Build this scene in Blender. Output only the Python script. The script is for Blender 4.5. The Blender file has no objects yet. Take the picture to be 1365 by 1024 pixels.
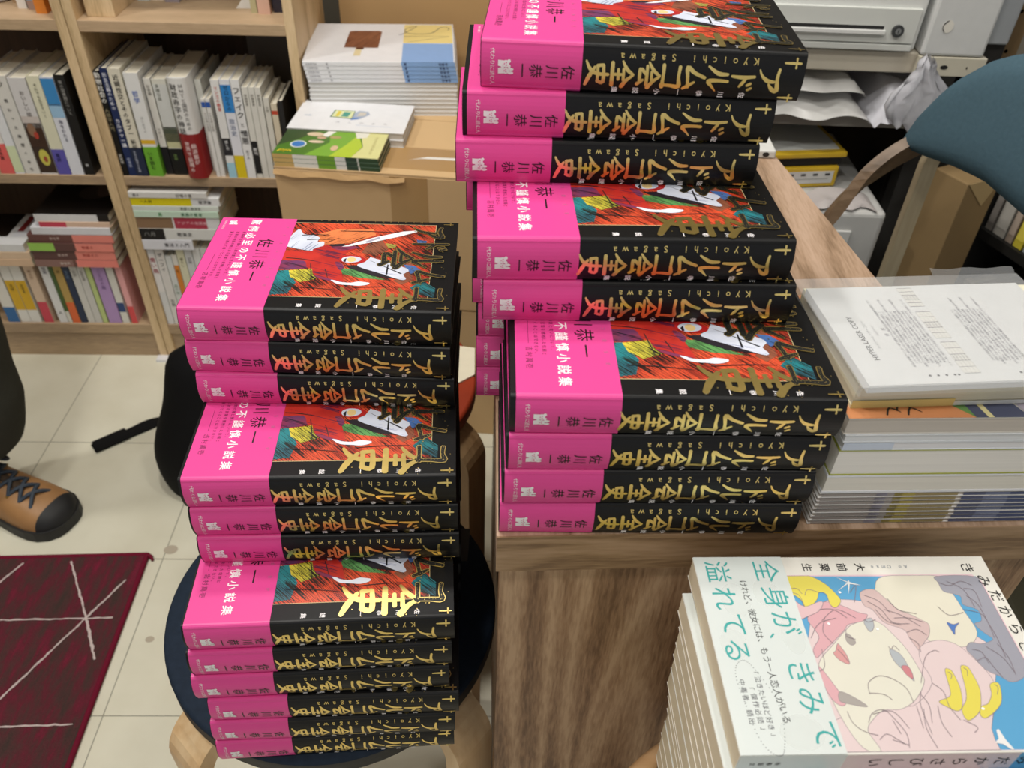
import bpy, bmesh, math, random
from mathutils import Vector, Matrix

C = bpy.context.scene.collection
SC = bpy.context.scene
PI = math.pi

# ------------------------------------------------------------------ camera
PITCH, ROLL, FPX = 0.7047, 0.0383, 1096.9
fw = Vector((0, math.cos(PITCH), -math.sin(PITCH)))
up = Vector((0, math.sin(PITCH), math.cos(PITCH)))
rt = Vector((1, 0, 0))
rt2 = math.cos(ROLL) * rt + math.sin(ROLL) * up
up2 = -math.sin(ROLL) * rt + math.cos(ROLL) * up
cd = bpy.data.cameras.new('camera')
cam = bpy.data.objects.new('camera', cd)
C.objects.link(cam)
cam.matrix_world = Matrix(((rt2.x, up2.x, -fw.x, 0), (rt2.y, up2.y, -fw.y, 0), (rt2.z, up2.z, -fw.z, 1.142), (0, 0, 0, 1)))
cd.sensor_fit = 'HORIZONTAL'
cd.sensor_width = 36.0
cd.lens = FPX / 1365 * 36
cd.clip_start = 0.02
cd.dof.use_dof = True
cd.dof.focus_distance = 0.64
cd.dof.aperture_fstop = 11.0
SC.camera = cam  # most positions below unprojected from image pixels through this camera, baked as constants

# ------------------------------------------------------------------ world, lamps, exposure
w = bpy.data.worlds.new('world')
SC.world = w
w.use_nodes = True
w.node_tree.nodes['Background'].inputs[0].default_value = (0.95, 0.97, 1.0, 1)
w.node_tree.nodes['Background'].inputs[1].default_value = 0.54

def lamp(name, loc, target, power, size, col=(1, 0.97, 0.915)):
    ld = bpy.data.lights.new(name, 'AREA')
    ld.shape = 'DISK'
    ld.size = size
    ld.energy = power
    ld.color = col
    o = bpy.data.objects.new(name, ld)
    C.objects.link(o)
    o.location = loc
    o.rotation_euler = (Vector(target) - Vector(loc)).to_track_quat('-Z', 'Y').to_euler()
    return o

lamp('ceiling_or_fill_lamp', (-0.55, 0.40, 2.42), (-0.1, 0.5, 0.7), 9.2, 0.16)
lamp('ceiling_or_fill_lamp', (0.40, 0.85, 2.42), (0.25, 0.8, 0.7), 5, 0.16)
lamp('ceiling_or_fill_lamp', (-0.35, 1.05, 2.42), (-0.3, 1.0, 0.4), 10.5, 0.16)
lamp('ceiling_or_fill_lamp', (-1.35, 0.70, 2.42), (-0.8, 1.1, 0.2), 11, 0.16)
lamp('ceiling_or_fill_lamp', (-0.30, -0.25, 2.42), (0.0, 0.4, 0.6), 7.8, 0.2)
lamp('ceiling_or_fill_lamp', (0.95, -0.10, 2.42), (0.3, 0.6, 0.7), 5.5, 0.2)  # added fill lamp for page edges, desk front and drawer, no known fixture

SC.view_settings.view_transform = 'Standard'
SC.view_settings.look = 'None'
SC.view_settings.exposure = 0.0
SC.view_settings.gamma = 1.0
SC.view_settings.use_curve_mapping = False
SC.cycles.use_denoising = True
SC.cycles.max_bounces = 8
SC.cycles.transparent_max_bounces = 8

# ------------------------------------------------------------------ materials
def lin(h):
    h = h.lstrip('#')
    r = []
    for i in (0, 2, 4):
        c = int(h[i:i + 2], 16) / 255
        r.append(c / 12.92 if c <= 0.04045 else ((c + 0.055) / 1.055) ** 2.4)
    return (r[0], r[1], r[2], 1)

MATS = {}

def M(hexcol, rough=0.5, metal=0.0, var=0.06, scale=60.0, bump=0.0, spec=0.5, alpha=1.0, gain=1.0):
    """plain surface with a faint procedural mottling"""
    key = (hexcol, rough, metal, var, scale, bump, spec, alpha, gain)
    if key in MATS:
        return MATS[key]
    m = bpy.data.materials.new('surface_' + hexcol)
    m.use_nodes = True
    nt = m.node_tree
    b = nt.nodes['Principled BSDF']
    tc = nt.nodes.new('ShaderNodeTexCoord')
    nz = nt.nodes.new('ShaderNodeTexNoise')
    nz.inputs['Scale'].default_value = scale
    nz.inputs['Detail'].default_value = 3
    nt.links.new(tc.outputs['Object'], nz.inputs['Vector'])
    c = tuple(x * gain for x in lin(hexcol)[:3])
    mx = nt.nodes.new('ShaderNodeMix')
    mx.data_type = 'RGBA'
    mx.inputs[6].default_value = tuple(max(0, x * (1 - var)) for x in c[:3]) + (1,)
    mx.inputs[7].default_value = tuple(min(1, x * (1 + var)) for x in c[:3]) + (1,)
    nt.links.new(nz.outputs['Fac'], mx.inputs[0])
    nt.links.new(mx.outputs[2], b.inputs['Base Color'])
    b.inputs['Roughness'].default_value = rough
    b.inputs['Metallic'].default_value = metal
    b.inputs['Specular IOR Level'].default_value = spec
    b.inputs['Alpha'].default_value = alpha
    if bump:
        bp = nt.nodes.new('ShaderNodeBump')
        bp.inputs['Strength'].default_value = bump
        bp.inputs['Distance'].default_value = 0.001
        nt.links.new(nz.outputs['Fac'], bp.inputs['Height'])
        nt.links.new(bp.outputs['Normal'], b.inputs['Normal'])
    MATS[key] = m
    return m

def ramp_nodes(nt, fac, stops):
    r = nt.nodes.new('ShaderNodeValToRGB')
    el = r.color_ramp.elements
    while len(el) < len(stops):
        el.new(0.5)
    for e, (p, c) in zip(el, stops):
        e.position = p
        e.color = lin(c)
    nt.links.new(fac, r.inputs[0])
    return r

def wood(name, dark, mid, light, grain, scale=1.0, rough=0.45, rings=6.0, distort=6.0, fine=1.0):
    """wood with the grain running along axis 'x', 'y' or 'z' of the object"""
    m = bpy.data.materials.new(name)
    m.use_nodes = True
    nt = m.node_tree
    b = nt.nodes['Principled BSDF']
    tc = nt.nodes.new('ShaderNodeTexCoord')
    mp = nt.nodes.new('ShaderNodeMapping')
    s = [1.0, 1.0, 1.0]
    s['xyz'.index(grain)] = 0.11
    mp.inputs['Scale'].default_value = [k * scale for k in s]
    nt.links.new(tc.outputs['Object'], mp.inputs['Vector'])
    n1 = nt.nodes.new('ShaderNodeTexNoise')
    n1.inputs['Scale'].default_value = rings
    n1.inputs['Detail'].default_value = 2
    n1.inputs['Distortion'].default_value = 0.6
    nt.links.new(mp.outputs[0], n1.inputs['Vector'])
    mul = nt.nodes.new('ShaderNodeMath')
    mul.operation = 'MULTIPLY'
    mul.inputs[1].default_value = distort
    nt.links.new(n1.outputs['Fac'], mul.inputs[0])
    fr = nt.nodes.new('ShaderNodeMath')
    fr.operation = 'PINGPONG'
    fr.inputs[1].default_value = 0.5
    nt.links.new(mul.outputs[0], fr.inputs[0])
    n2 = nt.nodes.new('ShaderNodeTexNoise')
    n2.inputs['Scale'].default_value = 140 * fine
    n2.inputs['Detail'].default_value = 4
    nt.links.new(mp.outputs[0], n2.inputs['Vector'])
    add = nt.nodes.new('ShaderNodeMath')
    add.operation = 'MULTIPLY_ADD'
    add.inputs[1].default_value = 1.3
    nt.links.new(fr.outputs[0], add.inputs[0])
    m2 = nt.nodes.new('ShaderNodeMath')
    m2.operation = 'MULTIPLY_ADD'
    m2.inputs[1].default_value = 1.1
    m2.inputs[2].default_value = -0.39
    nt.links.new(n2.outputs['Fac'], m2.inputs[0])
    nt.links.new(m2.outputs[0], add.inputs[2])
    r = ramp_nodes(nt, add.outputs[0], [(0.05, dark), (0.42, mid), (0.85, light)])
    nt.links.new(r.outputs[0], b.inputs['Base Color'])
    b.inputs['Roughness'].default_value = rough
    bp = nt.nodes.new('ShaderNodeBump')
    bp.inputs['Strength'].default_value = 0.15
    bp.inputs['Distance'].default_value = 0.0006
    nt.links.new(n2.outputs['Fac'], bp.inputs['Height'])
    nt.links.new(bp.outputs['Normal'], b.inputs['Normal'])
    return m

def pages(hexcol, axis='z', scale=900.0, dark=0.82):
    """cut paper edges: fine lines stacked along an axis"""
    key = ('pages', hexcol, axis, scale, dark)
    if key in MATS:
        return MATS[key]
    m = bpy.data.materials.new('page_edges')
    m.use_nodes = True
    nt = m.node_tree
    b = nt.nodes['Principled BSDF']
    tc = nt.nodes.new('ShaderNodeTexCoord')
    mp = nt.nodes.new('ShaderNodeMapping')
    s = [6.0, 6.0, 6.0]
    s['xyz'.index(axis)] = scale
    mp.inputs['Scale'].default_value = s
    nt.links.new(tc.outputs['Object'], mp.inputs['Vector'])
    n = nt.nodes.new('ShaderNodeTexNoise')
    n.inputs['Scale'].default_value = 1.0
    n.inputs['Detail'].default_value = 3
    nt.links.new(mp.outputs[0], n.inputs['Vector'])
    c = lin(hexcol)
    mx = nt.nodes.new('ShaderNodeMix')
    mx.data_type = 'RGBA'
    mx.inputs[6].default_value = tuple(x * dark for x in c[:3]) + (1,)
    mx.inputs[7].default_value = c
    nt.links.new(n.outputs['Fac'], mx.inputs[0])
    nt.links.new(mx.outputs[2], b.inputs['Base Color'])
    b.inputs['Roughness'].default_value = 0.8
    b.inputs['Specular IOR Level'].default_value = 0.2
    MATS[key] = m
    return m

def hatch(hexcol, ink='1a1210', amount=0.5, freq=900.0, ang=2.2, second=None, rough=0.4):
    """printed colour crossed by slanting ink strokes"""
    key = ('hatch', hexcol, ink, amount, freq, ang, second)
    if key in MATS:
        return MATS[key]
    m = bpy.data.materials.new('hatched_print')
    m.use_nodes = True
    nt = m.node_tree
    b = nt.nodes['Principled BSDF']
    tc = nt.nodes.new('ShaderNodeTexCoord')
    mp = nt.nodes.new('ShaderNodeMapping')
    mp.inputs['Scale'].default_value = (freq * 2.0, freq * 0.05, 1)
    mr = nt.nodes.new('ShaderNodeMapping')
    mr.inputs['Rotation'].default_value = (0, 0, ang)
    nt.links.new(tc.outputs['Object'], mr.inputs['Vector'])
    nt.links.new(mr.outputs[0], mp.inputs['Vector'])
    n = nt.nodes.new('ShaderNodeTexNoise')
    n.inputs['Scale'].default_value = 1.0
    n.inputs['Detail'].default_value = 1
    nt.links.new(mp.outputs[0], n.inputs['Vector'])
    n2 = nt.nodes.new('ShaderNodeTexNoise')
    n2.inputs['Scale'].default_value = 45.0
    nt.links.new(tc.outputs['Object'], n2.inputs['Vector'])
    ad = nt.nodes.new('ShaderNodeMath')
    ad.operation = 'MULTIPLY_ADD'
    ad.inputs[1].default_value = 0.45
    nt.links.new(n2.outputs['Fac'], ad.inputs[0])
    nt.links.new(n.outputs['Fac'], ad.inputs[2])
    th = nt.nodes.new('ShaderNodeMath')
    th.operation = 'GREATER_THAN'
    th.inputs[1].default_value = 0.92 - 0.2 * amount
    nt.links.new(ad.outputs[0], th.inputs[0])
    c = lin(hexcol)
    c2 = lin(second) if second else tuple(x * 0.8 for x in c[:3]) + (1,)
    mx0 = nt.nodes.new('ShaderNodeMix')
    mx0.data_type = 'RGBA'
    mx0.inputs[6].default_value = c
    mx0.inputs[7].default_value = c2
    r = nt.nodes.new('ShaderNodeMapRange')
    r.inputs[1].default_value = 0.42
    r.inputs[2].default_value = 0.6
    nt.links.new(n2.outputs['Fac'], r.inputs[0])
    nt.links.new(r.outputs[0], mx0.inputs[0])
    mx = nt.nodes.new('ShaderNodeMix')
    mx.data_type = 'RGBA'
    nt.links.new(mx0.outputs[2], mx.inputs[6])
    mx.inputs[7].default_value = lin(ink)
    nt.links.new(th.outputs[0], mx.inputs[0])
    nt.links.new(mx.outputs[2], b.inputs['Base Color'])
    b.inputs['Roughness'].default_value = rough
    MATS[key] = m
    return m

# ------------------------------------------------------------------ mesh helpers
class MB:
    """collects faces with their materials and links them as ONE mesh object"""
    def __init__(s):
        s.v, s.f, s.mi, s.mats, s.sm = [], [], [], [], []

    def slot(s, m):
        for i, k in enumerate(s.mats):
            if k is m:
                return i
        s.mats.append(m)
        return len(s.mats) - 1

    def add(s, verts, faces, m, smooth=False):
        o = len(s.v)
        s.v += [tuple(p) for p in verts]
        k = s.slot(m)
        for f in faces:
            s.f.append([i + o for i in f])
            s.mi.append(k)
            s.sm.append(smooth)

    def box(s, x0, x1, y0, y1, z0, z1, m):
        v = [(x, y, z) for z in (z0, z1) for y in (y0, y1) for x in (x0, x1)]
        s.add(v, [(0, 2, 3, 1), (4, 5, 7, 6), (0, 1, 5, 4), (2, 6, 7, 3), (0, 4, 6, 2), (1, 3, 7, 5)], m)

    def prism(s, poly, fn, d0, d1, m, smooth=False):
        """2D outline (ccw) pushed from d0 to d1 through fn(a, b, d)"""
        n = len(poly)
        v = [fn(a, b, d0) for a, b in poly] + [fn(a, b, d1) for a, b in poly]
        s.add(v, [tuple(range(n - 1, -1, -1)), tuple(range(n, 2 * n))], m)
        s.add(v, [(i, (i + 1) % n, n + (i + 1) % n, n + i) for i in range(n)], m, smooth)

    def poly(s, pts, fn, m):
        s.add([fn(a, b) for a, b in pts], [tuple(range(len(pts)))], m)

    def grid(s, rows, m, smooth=True, closed=False):
        r, c = len(rows), len(rows[0])
        v = [p for row in rows for p in row]
        f = []
        for i in range(r - 1):
            for j in range(c if closed else c - 1):
                k = (j + 1) % c
                f.append((i * c + j, i * c + k, (i + 1) * c + k, (i + 1) * c + j))
        s.add(v, f, m, smooth)

    def tube(s, pts, rad, m, n=10, cap=True):
        """round rod through points; rad a number or list"""
        pts = [Vector(p) for p in pts]
        rows = []
        for i, p in enumerate(pts):
            t = (pts[min(i + 1, len(pts) - 1)] - pts[max(i - 1, 0)]).normalized()
            a = t.cross(Vector((0, 0, 1)))
            if a.length < 1e-4:
                a = t.cross(Vector((0, 1, 0)))
            a.normalize()
            b = t.cross(a)
            r = rad[i] if isinstance(rad, (list, tuple)) else rad
            rows.append([p + r * (math.cos(2 * PI * k / n) * a + math.sin(2 * PI * k / n) * b) for k in range(n)])
        s.grid(rows, m, True, True)
        if cap:
            s.add(rows[0], [tuple(range(n))], m)
            s.add(rows[-1], [tuple(range(n - 1, -1, -1))], m)

    def strap(s, pts, wide, thick, m, side):
        """flat band through points; side = direction of its width"""
        pts = [Vector(p) for p in pts]
        rows = []
        for i, p in enumerate(pts):
            t = (pts[min(i + 1, len(pts) - 1)] - pts[max(i - 1, 0)]).normalized()
            a = Vector(side[i] if isinstance(side, list) else side)
            a = (a - a.dot(t) * t).normalized()
            b = t.cross(a)
            wd = wide[i] if isinstance(wide, (list, tuple)) else wide
            rows.append([p + a * x * wd / 2 + b * y * thick / 2 for x, y in ((-1, -1), (1, -1), (1, 1), (-1, 1))])
        s.grid(rows, m, False, True)
        s.add(rows[0], [(0, 1, 2, 3)], m)
        s.add(rows[-1], [(3, 2, 1, 0)], m)

    def lathe(s, prof, m, n=40, cx=0, cy=0):
        rows = [[(cx + r * math.cos(2 * PI * k / n), cy + r * math.sin(2 * PI * k / n), z) for k in range(n)] for r, z in prof]
        s.grid(rows, m, True, True)

    def build(s, name, parent=None, bevel=0.0, seg=2):
        me = bpy.data.meshes.new(name)
        me.from_pydata(s.v, [], s.f)
        for m in s.mats:
            me.materials.append(m)
        for p, k, sm in zip(me.polygons, s.mi, s.sm):
            p.material_index = k
            p.use_smooth = sm
        me.update()
        o = bpy.data.objects.new(name, me)
        C.objects.link(o)
        if parent:
            o.parent = parent
        if bevel:
            b = o.modifiers.new('bevel', 'BEVEL')
            b.width = bevel
            b.segments = seg
            b.limit_method = 'ANGLE'
            b.angle_limit = 0.6
        return o

def tag(o, label, cat, group=None, kind=None):
    o['label'] = label
    o['category'] = cat
    if group:
        o['group'] = group
    if kind:
        o['kind'] = kind
    return o

def thing(name, label, cat, loc=(0, 0, 0), rz=0.0, group=None):
    o = bpy.data.objects.new(name, None)
    o.empty_display_size = 0.02
    C.objects.link(o)
    o.location = loc
    o.rotation_euler = (0, 0, rz)
    return tag(o, label, cat, group)

def struct(o):
    o['kind'] = 'structure'
    return o

def copy_tree(o, parent=None):
    c = o.copy()
    C.objects.link(c)
    if parent:
        c.parent = parent
    for ch in list(o.children):
        copy_tree(ch, c)
    return c

# ------------------------------------------------------------------ lettering
GLY = {}

def glyph(sx, bold=0.0, res=3, cut=False):
    """flat mesh of a string, centred on x, em box centred on y"""
    key = (sx, bold, res, cut)
    if key in GLY:
        return GLY[key]
    cu = bpy.data.curves.new('lettering', 'FONT')
    cu.body = sx
    cu.align_x = 'CENTER'
    cu.size = 1.0
    cu.resolution_u = res
    cu.fill_mode = 'FRONT'
    o = bpy.data.objects.new('lettering', cu)
    C.objects.link(o)
    dg = bpy.context.evaluated_depsgraph_get()
    me = bpy.data.meshes.new_from_object(o.evaluated_get(dg))
    v = [(p.co.x, p.co.y) for p in me.vertices]
    f = [tuple(p.vertices) for p in me.polygons]
    if v:
        ys = [p[1] for p in v]
        xs = [p[0] for p in v]
        cy = (min(ys) + max(ys)) / 2
        cx = (min(xs) + max(xs)) / 2
        if sx in '、。,.':
            cy, cx = 0.35, 0.0
        v = [(a - cx, b - cy) for a, b in v]
    if cut and v:
        bm = bmesh.new()
        vs = [bm.verts.new((a, b, 0)) for a, b in v]
        for k in f:
            try:
                bm.faces.new([vs[i] for i in k])
            except ValueError:
                pass
        for k in range(-4, 5):
            bmesh.ops.bisect_plane(bm, geom=bm.verts[:] + bm.edges[:] + bm.faces[:], plane_co=(k * 0.12, 0, 0), plane_no=(1, 0, 0))
        bm.verts.index_update()
        v = [(q.co.x, q.co.y) for q in bm.verts]
        f = [tuple(q.index for q in k.verts) for k in bm.faces]
        bm.free()
    if bold and v:
        n_ = len(v)
        v = [(a + dx * bold, b + dy * bold) for dx, dy in ((-1, -.6), (1, -.6), (0, 1)) for a, b in v]
        f = [tuple(i + n_ * q for i in k) for q in range(3) for k in f]
    bpy.data.objects.remove(o)
    bpy.data.curves.remove(cu)
    bpy.data.meshes.remove(me)
    GLY[key] = (v, f)
    return GLY[key]

def put(mb, sx, fn, a, b, size, m, rot='cw', bold=0.0, wide=1.0, res=3, cut=False):
    """place a string at (a, b) of a surface fn(a, b); rot: cw = tops towards +a, up = upright, half = turned over"""
    v, f = glyph(sx, bold, res, cut)
    q = []
    for gx, gy in v:
        gx *= size * wide
        gy *= size
        if rot == 'cw':
            p = (a + gy, b - gx)
        elif rot == 'up':
            p = (a + gx, b + gy)
        elif rot == 'half':
            p = (a - gx, b - gy)
        else:
            p = (a - gy, b + gx)
        q.append(fn(*p))
    if bold and q:
        nr = Vector(lift(fn, 1.0)(a, b)) - Vector(fn(a, b))
        n_ = len(q) // 3
        q = [tuple(Vector(pt) + nr * (1.2e-5 * (i // n_))) for i, pt in enumerate(q)]
    mb.add(q, f, m)

def column(mb, s, fn, a0, b, size, pitch, m, along='a', rot='cw', bold=0.0):
    for i, ch in enumerate(s):
        if ch in ' 　':
            continue
        if along == 'a':
            put(mb, ch, fn, a0 + i * pitch, b, size, m, rot, bold)
        else:
            put(mb, ch, fn, a0, b + i * pitch, size, m, rot, bold)

def lift(fn, d):
    """the same surface a hair further out"""
    def g(a, b):
        o = Vector(fn(a, b))
        n = (Vector(fn(a + 0.01, b)) - o).cross(Vector(fn(a, b + 0.01)) - o)
        return tuple(o + n.normalized() * d) if n.length else tuple(o)
    return g

def round_outline(p, n=4):
    """closed outline with its corners eased into curves"""
    out = []
    m = len(p)
    for i in range(m):
        p0, p1, p2, p3 = p[i - 1], p[i], p[(i + 1) % m], p[(i + 2) % m]
        for k in range(n):
            t = k / n
            out.append(tuple(0.5 * (2 * b + (c - a) * t + (2 * a - 5 * b + 4 * c - d) * t * t + (3 * b - a - 3 * c + d) * t ** 3) for a, b, c, d in zip(p0, p1, p2, p3)))
    return out

def smooth_line(p, n=6):
    out = []
    for i in range(len(p) - 1):
        p0 = p[max(i - 1, 0)]
        p1, p2 = p[i], p[i + 1]
        p3 = p[min(i + 2, len(p) - 1)]
        for k in range(n):
            t = k / n
            out.append(tuple(0.5 * (2 * b + (c - a) * t + (2 * a - 5 * b + 4 * c - d) * t * t + (3 * b - a - 3 * c + d) * t ** 3)
                             for a, b, c, d in zip(p0, p1, p2, p3)))
    out.append(tuple(p[-1]))
    return out

def ribbon(mb, pts, fn, m, grow=0.0, n=5, ends=True):
    """brush stroke: pts = (a, b, half width)"""
    q = smooth_line(pts, n)
    if ends and len(q) > 1:
        (a0, b0, w0), (a1, b1, w1) = q[0], q[1]
        d = math.hypot(a1 - a0, b1 - b0) or 1
        q = [(a0 - (a1 - a0) / d * (w0 + grow) * 0.7, b0 - (b1 - b0) / d * (w0 + grow) * 0.7, w0 * 0.45)] + q
        (a0, b0, w0), (a1, b1, w1) = q[-1], q[-2]
        d = math.hypot(a1 - a0, b1 - b0) or 1
        q = q + [(a0 - (a1 - a0) / d * (w0 + grow) * 0.7, b0 - (b1 - b0) / d * (w0 + grow) * 0.7, w0 * 0.45)]
    L_, R_ = [], []
    for i, (a, b, wd) in enumerate(q):
        a0, b0, _ = q[max(i - 1, 0)]
        a1, b1, _ = q[min(i + 1, len(q) - 1)]
        d = math.hypot(a1 - a0, b1 - b0) or 1
        nx, ny = -(b1 - b0) / d, (a1 - a0) / d
        L_.append((a + nx * (wd + grow), b + ny * (wd + grow)))
        R_.append((a - nx * (wd + grow), b - ny * (wd + grow)))
    v = [fn(*p) for p in L_] + [fn(*p) for p in R_]
    k = len(q)
    mb.add(v, [(i, k + i, k + i + 1, i + 1) for i in range(k - 1)], m)

def disc(mb, a, b, ra, rb, fn, m, n=20):
    mb.add([fn(a + ra * math.cos(2 * PI * k / n), b + rb * math.sin(2 * PI * k / n)) for k in range(n)], [tuple(range(n))], m)
PINK_ART = [('teal', [(59.4, 52.0), (69.6, 52.9), (77.6, 35.5), (74.1, 20.9), (61.6, 18.8)]), ('yellow', [(69.2, 52.4), (86.2, 55.6), (94.5, 42.2), (80.2, 36.3), (71.9, 43.3)]), ('green', [(107.2, 57.0), (115.7, 56.4), (133.8, 46.7), (146.0, 41.1), (123.0, 43.9), (110.1, 48.8)]), ('orange_light', [(82.1, 108.2), (96.5, 116.0), (125.2, 117.3), (128.7, 107.9), (109.2, 94.3), (90.9, 91.3), (84.9, 95.5)]), ('brown', [(123.5, 92.6), (134.3, 101.1), (140.7, 85.5), (132.5, 76.2), (120.5, 80.1)]), ('brown', [(154.4, 77.1), (160.7, 70.8), (163.2, 41.7), (154.9, 35.4), (148.8, 41.2), (155.9, 47.6)]), ('blue', [(154.5, 63.7), (163.1, 62.4), (168.7, 55.9), (161.2, 50.8)]), ('olive', [(137.3, 95.5), (146.9, 93.6), (145.2, 87.8), (140.5, 87.7)]), ('teal', [(162.3, 31.8), (170.9, 42.0), (180.9, 31.5), (180.6, 18.9), (168.0, 23.3)]), ('blue', [(161.6, 102.3), (170.0, 100.4), (169.5, 92.3), (163.4, 94.3)]), ('fur', [(64.9, 114.6), (70.3, 107.7), (72.9, 106.6), (79.0, 105.7), (84.4, 101.8), (83.7, 95.5), (88.7, 95.7), (89.4, 89.6), (87.3, 85.0), (82.2, 81.2), (62.6, 86.6), (58.7, 92.2)]), ('purple', [(61.7, 65.8), (80.0, 67.6), (82.4, 55.9), (60.4, 53.8)]), ('robe', [(60.3, 80.7), (81.0, 81.2), (82.3, 84.1), (92.3, 90.1), (109.9, 89.1), (118.1, 89.0), (110.9, 82.4), (106.8, 75.1), (104.9, 68.6), (107.9, 56.0), (110.7, 44.8), (111.8, 37.5), (102.6, 40.5), (89.5, 46.1), (86.1, 55.2), (81.9, 57.1), (78.0, 66.4), (61.4, 66.9)]), ('dark', [(92.0, 91.5), (104.1, 93.3), (108.1, 89.9), (96.1, 88.1)]), ('purple', [(96.1, 88.1), (109.8, 89.6), (118.2, 88.5), (108.4, 83.6), (101.4, 83.3)]), ('purple', [(102.0, 65.3), (106.6, 64.4), (109.9, 58.2), (107.1, 53.9)]), ('purple', [(89.5, 46.1), (94.0, 45.2), (103.7, 40.5), (111.2, 37.8), (101.7, 38.7), (92.3, 42.7)]), ('sword', [(103.6, 88.4), (126.9, 103.6), (149.7, 114.5), (159.8, 116.4), (163.1, 115.6), (148.6, 106.8), (127.8, 96.7), (109.9, 89.4)]), ('sword_mark', [(121.2, 97.1), (131.5, 105.2), (132.7, 102.9), (122.6, 95.1)]), ('dark', [(109.4, 60.7), (120.7, 61.6), (140.1, 50.0), (151.9, 42.9), (133.8, 46.3), (115.8, 55.9)]), ('veil', [(124.6, 66.2), (127.8, 72.2), (130.7, 72.3), (158.4, 57.6), (155.7, 49.6), (158.3, 43.2), (153.7, 42.2), (138.9, 50.0), (119.7, 60.2)]), ('cross', [(127.4, 69.1), (129.5, 67.9), (154.7, 50.8), (153.5, 50.0)]), ('cross', [(142.3, 63.3), (143.4, 62.9), (143.8, 48.8), (142.4, 49.1)]), ('hood', [(104.9, 72.5), (109.5, 75.8), (117.7, 75.2), (123.8, 72.0), (125.6, 69.0), (124.1, 65.5), (118.1, 63.6), (111.2, 64.2), (105.3, 66.9)]), ('veil', [(106.8, 71.2), (112.1, 74.1), (119.1, 73.1), (121.6, 69.7), (118.9, 66.0), (112.3, 64.7), (107.4, 66.6)]), ('skull', [(110.8, 70.6), (114.0, 72.9), (117.2, 70.8), (117.3, 67.4), (114.4, 65.6), (111.7, 66.8)]), ('dark', [(107.8, 68.7), (110.0, 71.4), (110.1, 65.6), (108.5, 65.6)]), ('hand', [(102.7, 39.5), (106.1, 39.2), (109.6, 37.3), (117.5, 36.4), (123.2, 38.2), (127.7, 37.7), (131.9, 36.6), (130.7, 34.2), (124.5, 32.4), (118.0, 33.1), (109.0, 34.2)])]
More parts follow.
